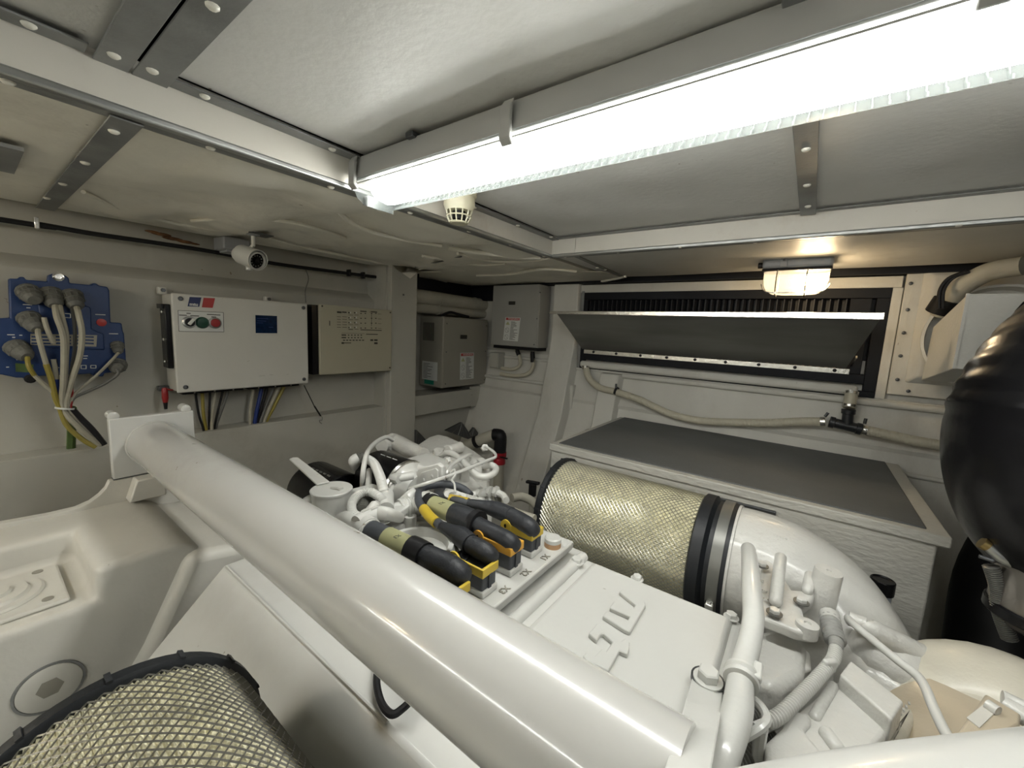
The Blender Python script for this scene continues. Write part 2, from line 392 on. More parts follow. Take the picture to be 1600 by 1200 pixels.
# beams (coaming): painted vertical faces
be = struct('trim_4', 'painted ceiling beam with bright metal edge')
ob('beam_face', MB().box(-.985, -.975, -1.8, .62, ZL, ZU+.01), 'beam_paint', be)
ob('beam_face', MB().box(-.985, -.975, .622, 1.588, ZL, ZU+.01), 'beam_paint', be)
ob('beam_face', MB().box(-.975, -.86, 1.588, 1.598, ZL, ZU+.01), 'beam_paint', be)
ob('beam_face', MB().box(-.858, 2.0, 1.588, 1.598, ZL, ZU+.01), 'beam_paint', be)
ob('beam_edge', MB().box(-.992, -.972, -1.8, 1.60, ZL-.010, ZL+.004), 'aluminium', be, bevel=.004, seg=3)
ob('beam_edge', MB().box(-.972, 2.0, 1.584, 1.602, ZL-.010, ZL+.004), 'aluminium', be, bevel=.004, seg=3)
# joint strips
def strip(x0, x1, y0, y1, z, mat='aluminium_dull'):
    return ob('joint_strip', MB().box(x0, x1, y0, y1, z-.0035, z), mat, ce, bevel=.001, seg=1)
strip(-1.025, -.990, -1.8, 1.62, ZL-.003)
strip(-.972, 2.0, 1.602, 1.628, ZL-.003)
strip(-.975, -.940, .252, 1.585, ZU-.008)
strip(-.975, -.940, -1.8, .15, ZU-.008)
strip(-.94, 2.0, 1.562, 1.588, ZU-.006)
strip(-1.0, 2.0, .158, .2005, ZU-.012)
strip(-1.0, 2.0, .2045, .252, ZU-.012)
strip(-2.13, -1.0, .178, .222, ZL-.008)
strip(-.075, -.035, .56, 1.575, ZU-.014)
sa, sb = at(900, 401, 'z', ZL-.006), at(976, 434, 'z', ZL-.006)
ob('joint_strip', MB().prism([sa-X3*.012, sa+X3*.012, sb+X3*.014, sb-X3*.014], (0, 0, .003)), 'aluminium_dull', ce)
def fold(l, z, r, mat='ceiling_foam_rough'): ob('lining_fold', MB().tube([at(*p, 'z', z) for p in l], r, 8, sub=5), mat, ce, smooth=60)
fold([(742, 447), (800, 447), (860, 446), (920, 442), (960, 436), (977, 432)], .326, .007)
fold([(655, 421), (690, 412), (730, 404), (765, 402)], .333, .005)
fold([(700, 388), (760, 396), (810, 401), (845, 402)], .334, .010)
fold([(715, 396), (770, 408), (830, 407), (858, 403)], .332, .007)
fold([(745, 430), (800, 428), (850, 420), (900, 424)], .330, .009)
fold([(660, 400), (700, 406), (748, 414), (790, 412)], .332, .007)
fold([(520, 318), (545, 345), (580, 362), (640, 376), (690, 384)], .333, .008)
fold([(130, 300), (200, 330), (290, 352), (370, 362)], .333, .006)
fold([(420, 372), (470, 385), (540, 400), (600, 412)], .333, .007)
fold([(300, 345), (380, 340), (470, 350), (540, 372)], .334, .007)
ob('fold_cut', MB().prism([at(648, 419, 'z', .329), at(722, 402, 'z', .329), at(722, 400, 'z', .329), at(648, 417, 'z', .329)], (0, 0, .001)), 'dark_steel', ce)
# rivets, one object each
rv = MB().lathe([(.0085, 0), (.008, .002), (.0055, .0042), (.001, .005)], (0, 0, 0), -Z3, 10).mesh('rivet'); rv.materials.append(M['rivet_white'])
rs = MB().lathe([(.0055, 0), (.0052, .0015), (.0035, .003), (.001, .0034)], (0, 0, 0), -Z3, 8).mesh('rivet_small'); rs.materials.append(M['rivet_white'])
def riv(l, z, me=rv):
    for p in l: put('rivet', me, at(*p, 'z', z-.0035), ce)
riv([(12, 127), (329, 231), (517, 292), (641, 332), (733, 361), (798, 382), (850, 400)], ZL-.003)
riv([(883, 401), (966, 394), (1063, 386), (1180, 378), (1321, 367), (1498, 352)], ZL-.003)
riv([(45, 38), (320, 150), (519, 233), (741, 324), (809, 352), (861, 370)], ZU-.008)
riv([(178, 86), (238, 110), (332, 9)], ZU-.012)
riv([(178, 205), (133, 254), (98, 287), (73, 309)], ZL-.008)
riv([(1259.5, 233), (1261, 289), (1262.5, 322)], ZU-.014)
riv([(933, 418), (946, 421)], ZL-.004)
# rust bloom on the lining above the cable, and the cut-out patch at the far left
mk('rust', (.16, .075, .03), .8, bump=.5, bscale=60, var=.5, vscale=40)
for (px, py, s) in ((238, 362, .022), (252, 366, .030), (270, 373, .032), (290, 378, .028), (304, 381, .018)):
    q = at(px, py, 'x', -2.112); ob('rust_patch', MB().ball(q, s, 12, (.35, 1.1, .22)), 'rust', ce)
q = at(0, 215, 'z', ZL-.004); ob('grey_patch', MB().box(q.x-.25, q.x+.0, q.y-.3, q.y+.03, ZL-.020, ZL-.012), 'aluminium_dull', ce, label='grey bare metal patch')
# ================================================================ LIGHTS OF THE ROOM, PLUS ADDED FILL
def batten(x0, x1, yc, ztop, label, group=None, clips=(), tube='lit_tube'):
    t = thing('fluorescent_batten', label, 'light', group)
    h = .060; w2 = .062
    b = MB()
    pr = [(-w2+.008, ztop), (w2-.008, ztop), (w2+.004, ztop-h+.012), (w2+.004, ztop-h), (-w2-.004, ztop-h), (-w2-.004, ztop-h+.012)]
    b.prism([(x0+.012, yc+a, z) for a, z in pr], (x1-x0-.024, 0, 0))
    ob('housing', b, 'batten_grey', t, bevel=.004)
    ob('seal_rail', MB().box(x0+.01, x1-.01, yc-w2-.006, yc-w2+.000, ztop-h-.002, ztop-h+.003), 'prism_clear', t)
    ob('seal_rail', MB().box(x0+.01, x1-.01, yc-w2-.005, yc-w2-.001, ztop-h-.010, ztop-h-.007), 'batten_grey', t)
    # lit diffuser
    z1 = ztop-h-.002
    def prof(sc): return [(yc+a*sc, z1-d*sc) for a, d in [(-w2, 0), (-w2+.003, .014), (-w2+.012, .032), (-w2+.030, .043), (0, .047), (w2-.042, .042), (w2-.035, .032), (w2-.033, .0)]]
    b = MB(); b.hexa([(x0+.060, y, z) for y, z in prof(.92)], [(x1-.045, y, z) for y, z in prof(.92)])
    ob('lit_diffuser', b, tube, t)
    # clear prismatic cover round it: ribs along the far edge, rounded end
    b = MB(); P = []
    outer = [(-w2-.002, 0), (-w2-.001, .016), (-w2+.010, .036), (-w2+.030, .047), (0, .050), (w2-.030, .047), (w2-.012, .038), (w2, .018), (w2+.002, 0)]
    for x, sc in ((x0+.0, .80), (x0+.004, .93), (x0+.016, 1.0), (x1-.016, 1.0), (x1-.004, .93), (x1, .80)):
        P.append([V(x, yc+a*(1 if sc == 1 else sc), z1-d*sc) for a, d in outer])
    n = len(outer); vs = [p for r in P for p in r]
    fs = [(i*n+k, i*n+k+1, (i+1)*n+k+1, (i+1)*n+k) for i in range(len(P)-1) for k in range(n-1)]+[tuple(range(n)), tuple(range((len(P)-1)*n, len(P)*n))]
    ob('clear_cover', b.add(vs, fs), 'prism_clear', t)
    b = MB(); k = x0+.05
    while k < x1-.03: b.prism([(k, yc+a, z1-d) for a, d in ((w2-.032, .0465), (w2-.012, .0375), (w2, .018), (w2+.0015, .001), (w2-.004, .001), (w2-.006, .018), (w2-.017, .034), (w2-.032, .042))], (.0016, 0, 0)); k += .0165
    ob('cover_ribs', b, 'prism_clear', t, kind='stuff')
    b = MB()
    for i in range(4): b.box(x0-.002+i*.006, x0+.000+i*.006, yc-.03, yc+.05, z1-.043-i*.002, z1-.022)
    ob('end_ribs', b, 'prism_clear', t)
    for cx in clips:
        for s in (-1, 1):
            b = MB(); pr = [(.066, ztop-.004), (.076, ztop-.018), (.078, ztop-h-.012), (.068, ztop-h-.022), (.064, ztop-h-.020), (.069, ztop-h-.004), (.068, ztop-.018)]
            b.prism([(cx-.012, yc+s*a, z) for a, z in pr], (.024, 0, 0)); ob('clip', b, 'batten_grey', t, bevel=.002)
    for cx in (x0+.22, x1-.25): ob('mounting_bracket', MB().box(cx-.012, cx+.012, yc-.066, yc+.066, ztop-.006, ztop+.006), 'dark_steel', t, bevel=.002)
    return t
batten(-.965, .58, .668, .405, 'long lit fluorescent batten light across the ceiling', clips=(-.945, -.475, .10, .56))
batten(-1.9, -.4, -1.15, .405, 'added unseen fill batten light behind the viewer, port end', tube='fill_tube_near')  # unseen batten added as fill for walls and ceiling
batten(.1, 1.6, -1.15, .405, 'added unseen fill batten light behind the viewer, starboard end', tube='fill_tube_near')  # another unseen batten, added to raise the ambient light
# bulkhead lamp over the intake grille
def bulkhead(c, label, ang=0):
    t = thing('bulkhead_lamp', label, 'light')
    c = Vector(c); x, y, z = c
    L_ = .118; W = .06
    b = MB().box(x-L_, x+L_, y-W, y+W, z-.042, z); ob('lamp_base', b, 'lamp_grey', t, bevel=.012, seg=3)
    ob('lamp_bracket', MB().box(x-.055, x-.030, y-W-.006, y-W+.004, z-.038, z+.0), 'lamp_grey', t, bevel=.002)
    ob('screw', MB().hexnut((x-.043, y-W-.006, z-.012), -Y3, .005, .004), 'dark_steel', t)
    ob('cable_gland', MB().cyl((x-L_-.02, y, z-.02), (x-L_+.005, y, z-.02), .012, n=12), 'black_rubber', t)
    ob('gasket', MB().box(x-L_+.001, x+L_-.001, y-W+.001, y+W-.001, z-.052, z-.041), 'black_rubber', t, bevel=.005)
    # glass bowl: superelliptic, ribbed
    b = MB(); vs = []; fs = []; n = 72; lv = [(1, 0), (.995, .03), (.96, .055), (.88, .075), (.70, .088), (.4, .092), (.0, .093)]
    for s, d in lv:
        for k in range(n):
            t_ = 2*math.pi*k/n; cx_, sy = math.cos(t_), math.sin(t_)
            ex = math.copysign(abs(cx_)**.55, cx_)*(L_-.006)*(s if s > .5 or s == 0 else s); ey = math.copysign(abs(sy)**.6, sy)*(W-.004)*s
            vs.append((x+ex, y+ey, z-.052-d+(.0008 if k % 2 else 0)))
    for i in range(len(lv)-1):
        for k in range(n): fs.append((i*n+k, i*n+(k+1) % n, (i+1)*n+(k+1) % n, (i+1)*n+k))
    ob('glass_bowl', b.add(vs, fs), 'lamp_glass', t, smooth=50)
    bb = MB()
    for k in range(34):
        xx = x-.098+k*.0058; bb.box(xx, xx+.0016, y-W+.006, y-W+.0075, z-.118, z-.058)
    ob('glass_ribs', bb, 'lamp_glass', t, kind='stuff')
    ob('lit_bulb', MB().lathe([(.004, -.055), (.016, -.05), (.021, -.03), (.021, .02), (.012, .05), (.003, .055)], (x+.055, y, z-.085), X3, 18), 'lit_bulb', t)
    g = MB()
    for s in (-1, 1):
        g.tube([(x+s*.05-.010, y-W-.003, z-.05), (x+s*.05-.012, y-W-.004, z-.085), (x+s*.05-.012, y-W+.012, z-.135), (x+s*.05-.012, y, z-.152), (x+s*.05-.012, y+W-.012, z-.135), (x+s*.05-.010, y+W+.002, z-.05)], .0024, 6, sub=4)
    g.tube([(x-L_, y-.0, z-.10), (x-L_+.015, y-W*.6, z-.128), (x-.07, y-W*.8, z-.138), (x+.07, y-W*.8, z-.138), (x+L_-.015, y-W*.6, z-.128), (x+L_, y, z-.10)], .0028, 6, sub=5)
    ob('wire_guard', g, 'bright_steel', t)
    return t
bulkhead((-.085, 2.06, .345), 'small lit oval bulkhead lamp above the intake grille')
bulkhead((-1.35, -.75, .345), 'lit oval bulkhead lamp behind the viewer')
# smoke detector on the lower ceiling edge
t = thing('smoke_detector', 'cream heat detector with slotted cage beside the batten light', 'detector')
q = at(689, 300, 'z', ZL-.01); cx, cy = -.895, .915
zt = ZU-.006
ob('detector_base', MB().lathe([(.052, 0), (.052, .018), (.046, .024)], (cx, cy, zt), -Z3, 28), 'detector_cream', t)
ob('detector_body', MB().lathe([(.046, .024), (.047, .045), (.040, .062), (.018, .062)], (cx, cy, zt), -Z3, 28), 'detector_cream', t)
b = MB()
for k in range(12):
    a = 2*math.pi*k/12; u = V(math.cos(a), math.sin(a), 0)
    b.tube([V(cx, cy, zt-.058)+u*.039, V(cx, cy, zt-.082)+u*.034, V(cx, cy, zt-.094)+u*.027], .0022, 5)
for z, r in ((.076, .0365), (.094, .027)): b.tube([V(cx+math.cos(a*.314)*r, cy+math.sin(a*.314)*r, zt-z) for a in range(21)], .0022, 5, cap=False)
ob('detector_cage', b, 'detector_cream', t)
ob('sensor_core', MB().lathe([(.02, .05), (.02, .085), (.012, .09)], (cx, cy, zt), -Z3, 14), 'black_rubber', t)
ob('detector_tip', MB().lathe([(.027, .092), (.024, .097), (.001, .098)], (cx, cy, zt), -Z3, 20), 'detector_cream', t)
# ================================================================ LEFT BULKHEAD
# security camera with junction box
t = thing('junction_box', 'grey plastic junction box under the ceiling left of the camera', 'junction box')
a = at(345, 372, 'x', -2.02); 
ob('box_body', MB().box(-2.09, -1.98, a.y-.005, a.y+.095, .275, .328), 'lamp_grey', t, bevel=.006)
ob('box_lid', MB().box(-2.075, -1.995, a.y+.01, a.y+.08, .266, .276), 'lamp_grey', t, bevel=.003)
t = thing('security_camera', 'small white bullet camera hanging from the ceiling', 'camera')
c0 = at(402, 408, 'x', -1.80); d = (Vector((0, 0, 0))-c0).normalized(); d = V(.86, .22, -.24).normalized()
ob('camera_body', MB().lathe([(.012, -.125), (.027, -.115), (.031, -.09), (.034, -.02), (.036, .0), (.033, .004), (.030, .004), (.029, -.010), (.001, -.010)], c0, d, 28), 'camera_white', t)
ob('lens_plate', MB().lathe([(.030, -.006), (.001, -.006)], c0, d, 24), 'black_gloss', t)
ob('lens', MB().lathe([(.010, -.006), (.0095, .001), (.001, .002)], c0, d, 18), 'black_gloss', t)
u = d.cross(Z3).normalized(); v_ = d.cross(u)
led = MB()
for k in range(12): led.ball(c0-d*.004+(u*math.cos(k*.5236)+v_*math.sin(k*.5236))*.021, .0032, 6)
ob('infrared_diodes', led, 'connector_grey', t)
ob('sun_hood', MB().lathe([(.0365, -.09), (.0385, .006), (.0405, .006), (.0385, -.09), (.0365, -.09)], c0+Z3*.004, d, 28), 'camera_white', t)
top = V(c0.x-.03, c0.y+.0, .330)
ob('mount_arm', MB().tube([c0-d*.06+Z3*.02, top-Z3*.045, top], .008, 10), 'camera_white', t)
ob('mount_foot', MB().lathe([(.024, 0), (.022, -.006), (.012, -.010)], top, Z3, 20), 'lamp_grey', t)
ob('mount_screw', MB().cyl(c0-d*.05-Z3*.035, c0-d*.05-Z3*.048, .012, n=12), 'camera_white', t)
ob('bracket_plate', MB().box(top.x-.03, top.x+.04, top.y-.045, top.y+.06, .327, .331), 'dark_steel', t)
# black cable along the top of the bulkhead
t = thing('black_cable', 'thick black cable clipped along the top of the left bulkhead', 'cable')
pts = [V(-2.085, -1.2, .272)]+[at(px, py, 'x', -2.085) for px, py in ((0, 343), (57, 350), (150, 366), (240, 379), (330, 393), (430, 412), (520, 424), (596, 434))]
ob('sheath', MB().tube(pts, .0085, 10, sub=5), 'black_rubber', t)
for px, py in ((57, 350), (545, 427), (567, 431)):
    q = at(px, py, 'x', -2.085); ob('cable_clip', MB().box(-2.10, -2.070, q.y-.006, q.y+.006, q.z-.016, q.z+.020), 'bright_steel' if px == 57 else 'black_rubber', t, bevel=.002)
# thin hanging wire with a hook end
t = thing('hanging_wire', 'thin dark wire hanging behind the white control box', 'cable')
ob('wire', MB().tube([at(478, 422, 'x', -2.07), at(482, 436, 'x', -2.06), at(477, 455, 'x', -2.06), at(478, 473, 'x', -2.06)], .0022, 6, sub=4), 'cable_grey', t)
t = thing('wire_end', 'dark wire end with small hook dangling under the control box', 'cable')
pp = [at(475, 602, 'x', -1.99), at(484, 620, 'x', -1.98), at(493, 638, 'x', -1.98), at(501, 650, 'x', -1.98)]
ob('wire', MB().tube(pp, .0024, 6, sub=4), 'black_rubber', t)
ob('crimp', MB().cyl(pp[2].lerp(pp[1], .2), pp[3], .004, n=8), 'black_rubber', t)
q = pp[3]; ob('hook', MB().tube([q, q+V(0, .008, -.008), q+V(0, .006, -.024), q+V(0, -.004, -.020), q+V(0, -.006, -.030), q+V(0, .006, -.042)], .0016, 6, sub=4), 'connector_grey', t)
# ---------------------------------------------------------------- white control box
XB = -1.95
t = thing('control_box', 'white wall control box with push buttons and small dark display', 'control box')
y0, y1, z0, z1 = .478, .990, -.305, .077
ob('enclosure', MB().box(-2.085, XB-.010, y0+.003, y1-.003, z0+.003, z1-.003), 'cabinet_white', t, bevel=.006)
ob('lid', MB().box(XB-.012, XB, y0, y1, z0, z1), 'cabinet_white', t, bevel=.010, seg=3)
sc = MB().lathe([(.0085, 0), (.0085, .0025), (.006, .0035), (.0055, .001), (.001, .001)], (0, 0, 0), X3, 16).mesh('lid_screw'); sc.materials.append(M['dark_steel'])
for px, py in ((282, 466.5), (474, 481), (290, 605), (475, 592.5)):
    q = at(px, py, 'x', XB); put('lid_screw', sc, q, t)
for yy in (.455, .84): 
    tab = ob('mounting_tab', MB().box(-2.09, -2.06, yy-.008+.02, yy+.02+.02, z1-.004, z1+.024), 'cabinet_white', t, bevel=.004)
    ob('tab_bolt', MB().hexnut((-2.06, yy+.026, z1+.012), X3, .008, .008), 'dark_steel', tab)
ob('mounting_tab', MB().box(-2.09, -2.06, y0-.03, y0+.01, z0-.004, z0+.016), 'dark_steel', t, bevel=.003)
hg = ob('hinge_rail', MB().box(-2.04, -1.975, y0-.016, y0+.002, -.21, .035), 'black_gloss', t, bevel=.003)
ob('hinge_rail_lip', MB().box(-2.05, -1.985, y0-.022, y0-.012, .018, .035), 'black_gloss', hg)
for z in (-.185, -.10, .005): ob('rail_screw', MB().ball((-2.005, y0-.017, z), .006, 10), 'bright_steel', hg)
def plate(c4, mat, name, par, th=.0012, n=X3):
    return ob(name, MB().prism(c4, n*th), mat, par, smooth=0)
def onbox(px, py, e=0): return at(px, py, 'x', XB+e)
zf = .15   # zoom factor of the measured crop
def zb(u, v, e=0): return onbox(250+u*.15, 440+v*.15, e)
lb = plate([zb(308, 160), zb(430, 165), zb(408, 263), zb(287, 258)], 'logo_blue', 'logo_plate', t)
lc = zb(352, 238, .0014); text('logo_text', 'mtu', .017, lc, (0, 1, 0), (0, 0, 1), 'label_white', lb, .0004, .0006)
plate([zb(453, 168), zb(573, 174), zb(548, 274), zb(435, 268)], 'logo_red', 'logo_square', t)
bp = [zb(186, 300), zb(660, 322), zb(665, 525), zb(196, 518)]
o = plate(bp, 'label_white', 'button_plate', t, .0008)
b = MB()
for i in range(4): b.tube([bp[i]+X3*.0008, bp[(i+1) % 4]+X3*.0008], .0008, 4)
ob('plate_border', b, 'print_black', o)
b = MB()
for u, v, wd in ((240, 350, 66), (298, 331, 36), (362, 357, 76), (560, 345, 125), (560, 368, 44)):
    q = zb(u, v, .0012); hw_ = wd*.15*.00245/2; b.box(q.x-.0005, q.x, q.y-hw_, q.y+hw_, q.z-.0016, q.z+.0016)
ob('plate_lettering', b, 'print_black', o)
q = zb(302, 423); s_ = ob('selector_switch', MB().lathe([(.0225, 0), (.0225, .005), (.019, .008), (.0175, .008), (.0165, .014), (.001, .014)], q, X3, 28), 'aluminium', t)
ob('switch_face', MB().lathe([(.0165, .0142), (.001, .0146)], q, X3, 24), 'black_rubber', s_); ob('switch_handle', MB().obox(q+V(.020, .003, .003), (1, 0, 0), (0, .8, -.6), (0, .6, .8), .012, .010, .028), 'label_white', s_, bevel=.002)
q = zb(438, 428); s_ = ob('green_button', MB().lathe([(.0225, 0), (.0225, .006), (.020, .008), (.018, .012), (.001, .013)], q, X3, 28), 'button_green', t)
q = zb(568, 430); s_ = ob('button_ring', MB().lathe([(.0225, 0), (.0225, .006), (.018, .009)], q, X3, 28), 'aluminium', t)
ob('red_button', MB().lathe([(.0165, .006), (.0165, .013), (.014, .015), (.001, .0155)], q, X3, 24), 'button_red', s_)
d4 = [zb(993, 348), zb(1218, 358), zb(1220, 538), zb(996, 536)]
o = plate(d4, 'display', 'display_window', t, .0015)
b = MB()
for i, (u, v, wd) in enumerate(((1070, 385, 120), (1060, 410, 100), (1040, 430, 70), (1155, 475, 50))):
    q = zb(u, v, .0018); hw_ = wd*.15*.00245/2; b.box(q.x-.0005, q.x, q.y-hw_, q.y+hw_, q.z-.001, q.z+.001)
ob('display_readout', b, 'cable_blue', o)
b = MB()
for u, v, wd, tl in ((1060, 980, 70, 6), (1160, 972, 40, -4), (1330, 965, 30, 2), (920, 825, 26, 8)):
    q = zb(u, v, .0004); hw_ = wd*.15*.00245/2; b.tube([q-Y3*hw_-Z3*.001*tl*.3, q+Y3*hw_], .0006, 4)
ob('scuff_mark', b, 'cabinet_grey', t)
# gland plates under the box, then two cable bundles
for ya, yb in ((.50, .715), (.735, .955)):
    g = ob('gland_plate', MB().box(-2.06, -1.975, ya, yb, z0-.012, z0+.004), 'black_gloss', t, bevel=.003)
    for k in range(3): ob('gland_screw', MB().ball((-1.975, ya+.04+k*(yb-ya-.08)/2, z0-.005), .0045, 8), 'bright_steel', g)
def bundle(label, tops, foot, mats, rad, zt=-.315, xt=-2.03):  # extra dark cables added to read as shadow between the others
    t = thing('cable_bundle', label, 'cables')
    for i, ((px, py), m) in enumerate(zip(tops, mats)):
        a = at(px, py, 'x', xt); a.z = zt; e = at(*foot[i], 'x', xt-.005*(i % 3)); mid = a.lerp(e, .55)+V(.004*(i % 3), -.004, -.01)
        ob('cable', MB().tube([a, a+V(0, 0, -.02), mid, e, e+V(0, 0, -.05)], rad[i % len(rad)], 8, sub=5), m, t)
    return t
bundle('bundle of yellow, black and cream cables under left half of control box', [(306, 616), (316, 615), (328, 615), (336, 614), (347, 613), (355, 613)], [(318, 672), (322, 672), (327, 671), (331, 671), (335, 671), (337, 668)],
       ['black_rubber', 'cable_yellow', 'black_rubber', 'cable_cream', 'black_rubber', 'cable_grey'], (.0045, .0065))
bundle('bundle with thick blue cables under right half of control box', [(395, 610), (408, 610), (416, 610), (426, 609), (434, 608), (442, 607)], [(391, 662), (398, 662), (402, 661), (407, 660), (412, 660), (416, 659)],
       ['cable_cream', 'cable_blue', 'black_rubber', 'cable_grey', 'cable_cream', 'cable_yellow'], (.0065, .0085, .008))
# red handled plug at the lower left corner of the box
t = thing('red_plug', 'small red plug with black tip hanging left of the control box', 'plug')
a = at(257, 606, 'x', -2.02)
ob('plug_body', MB().lathe([(.007, 0), (.010, .008), (.011, .04), (.008, .058)], a, -Z3, 12), 'button_red', t)
ob('plug_tip', MB().cyl(a-Z3*.055, a-Z3*.085, .008, .005, n=12), 'black_rubber', t)
ob('plug_wire', MB().tube([a+Z3*.0, a+V(0, .02, -.01), a+V(-.005, .05, -.006), a+V(-.01, .075, -.0)], .003, 6, sub=4), 'button_red', t)
# ---------------------------------------------------------------- beige alarm panel
t = thing('alarm_panel', 'flat beige wall panel with black print between control box and post', 'panel')
ob('panel_case', MB().box(-2.09, -1.965, 1.018, 1.460, -.266, .076), 'black_gloss', t)
ob('panel_cover', MB().box(-1.967, XB, 1.048, 1.474, -.268, .080), 'cabinet_beige', t, bevel=.003)
for yy, zz in ((1.462, .066), (1.462, -.250), (1.062, .072)): ob('cover_screw', MB().ball((XB, yy, zz), .0045, 8), 'print_black', t)
b = MB()
def zp(u, v): return at(515+u*.075, 470+v*.075, 'x', XB+.0006)
def bar(u, v, wd, ht=8):
    q = zp(u, v); h2 = zp(u+wd, v+wd*.02); b.box(q.x-.0006, q.x, min(q.y, h2.y), max(q.y, h2.y), q.z-ht*.00022/2, q.z+ht*.00022/2)
for u, v, wd, ht in ((155, 235, 95, 38), (260, 235, 95, 28), (390, 240, 25, 20), (510, 245, 25, 20), (640, 215, 130, 24), (860, 228, 130, 24)): bar(u, v, wd, ht)
for r in range(5):
    bar(155, 330+r*55, 80, 10); bar(265, 330+r*55, 95, 10)
for r in range(4):
    for u in (390, 510, 640, 730, 860, 950): bar(u, 262+r*102-(0 if u > 600 else 10), 30, 20)
    bar(395, 292+r*100, 95, 8); bar(520, 292+r*100, 80, 8); bar(1010, 275+r*100, 70, 8)
bar(395, 598, 95, 9); bar(645, 603, 440, 18)
bar(870, 400, 6, 300)
for u in range(250, 700, 66): bar(u, 715, 30, 22); bar(u, 768, 30, 22); bar(u+30, 822, 44, 22)
bar(250, 712, 90, 26); bar(250, 766, 90, 26); bar(760, 695, 245, 18); bar(850, 820, 60, 40); bar(930, 820, 70, 40)
bar(250, 880, 50, 40); bar(300, 878, 150, 18); bar(930, 884, 70, 44); bar(250, 672, 480, 6)
ob('panel_print', b, 'print_black', t, smooth=0, kind='stuff')
b = MB()
for r in range(4):
    for u in (425, 545): q = zp(u, 245+r*102); b.box(q.x-.0006, q.x+.0002, q.y, q.y+.006, q.z-.004, q.z+.004)
ob('print_windows', b, 'label_white', t, smooth=0, kind='stuff')
q = at(515-0+.0, 470+35, 'x', XB); ob('key_slot', MB().box(XB-.001, XB+.0008, q.y-.002, q.y+.002, q.z-.012, q.z+.012), 'print_black', t)
# ---------------------------------------------------------------- blue engine control unit on the bulkhead
XE = -2.005
t = thing('blue_control_unit', 'blue cast engine control unit with round plugs on the left bulkhead', 'control unit')
def ze(u, v, x=XE): return at(u*.1584, 420+v*.1584, 'x', x)
out = [(85, 95), (180, 98), (190, 78), (240, 80), (255, 108), (470, 125), (480, 60), (520, 48), (640, 62), (680, 90), (688, 140), (900, 160), (920, 140), (955, 145), (975, 165), (1060, 178), (1080, 215), (1092, 528), (1200, 535), (1215, 620), (1225, 640), (1245, 900), (1245, 1010), (1130, 1020), (1030, 1030), (1020, 1065), (925, 1060), (900, 1035), (360, 1060), (350, 1100), (250, 1105), (230, 1075), (160, 1075), (20, 1045), (-150, 1030), (-160, 640), (-40, 560), (-40, 490), (100, 485)]
ob('casting', MB().prism([ze(u, v, XE) for u, v in out], (-.045, 0, 0)), 'blue_casting', t, bevel=.004)
ob('casting_foot', MB().prism([ze(u, v, XE-.045) for u, v in ((120, 130), (1040, 200), (1060, 980), (0, 990), (0, 560), (120, 520))], (-.05, 0, 0)), 'blue_casting', t)
rp = [(370, 345), (870, 370), (895, 390), (900, 590), (960, 620), (1020, 640), (1030, 800), (430, 775), (400, 560)]
ob('raised_field', MB().prism([ze(u, v, XE) for u, v in rp], (.007, 0, 0)), 'blue_casting', t, bevel=.003)
lp = ob('rating_plate', MB().prism([ze(u, v, XE+.007) for u, v in ((300, 640), (958, 655), (950, 768), (300, 750))], (.001, 0, 0)), 'cable_cream', t, smooth=0)
b = MB()
for r in range(3):
    for u0, u1 in ((310, 520), (550, 700), (720, 800), (825, 925)):
        q = [ze(u0, 662+r*32, XE+.008), ze(u1, 666+r*32, XE+.008), ze(u1, 682+r*32, XE+.008), ze(u0, 678+r*32, XE+.008)]; b.prism(q, (.0006, 0, 0))
ob('rating_print', b, 'blue_casting', lp, smooth=0)
b = MB()
for u, v, wd in ((225, 352, 90), (260, 384, 40), (70, 650, 75), (190, 655, 30), (120, 676, 30), (1075, 640, 90), (940, 450, 100), (160, 897, 70), (60, 970, 30), (800, 860, 66), (820, 885, 40), (560, 975, 25)):
    q = ze(u, v, XE); q2 = ze(u+wd, v, XE); b.box(q.x, q.x+.0008, q.y, q2.y, q.z-.0014, q.z+.0014)
def ring_(u, v, w_, h):
    for a, c in (((u, v), (u+w_, v)), ((u, v+h), (u+w_, v+h)), ((u, v), (u, v+h)), ((u+w_, v), (u+w_, v+h))): b.tube([ze(*a, XE+.0004), ze(*c, XE+.0004)], .0013, 4)
ring_(800, 952, 50, 34); ring_(895, 952, 52, 28)
for a, c in (((640, 440), (695, 445)), ((640, 480), (695, 485)), ((695, 445), (695, 485))): b.tube([ze(*a, XE+.0074), ze(*c, XE+.0074)], .0012, 4)
ob('white_markings', b, 'label_white', t, smooth=0)
q = ze(1000, 530); ob('red_cap', MB().lathe([(.013, 0), (.013, .004), (.004, .006)], q, X3, 18), 'logo_red', t)
ob('green_sticker', MB().prism([ze(u, v, XE) for u, v in ((150, 930), (330, 945), (325, 1025), (155, 1015))], (.001, 0, 0)), 'cable_green', t, smooth=0)
for u, v in ((573, 80), (300, 1085)):
    q = ze(u, v); ob('mounting_bolt', MB().lathe([(.014, -.002), (.014, .003), (.009, .004), (.008, .009), (.001, .009)], q, X3, 12), 'bright_steel' if v < 100 else 'black_rubber', t)
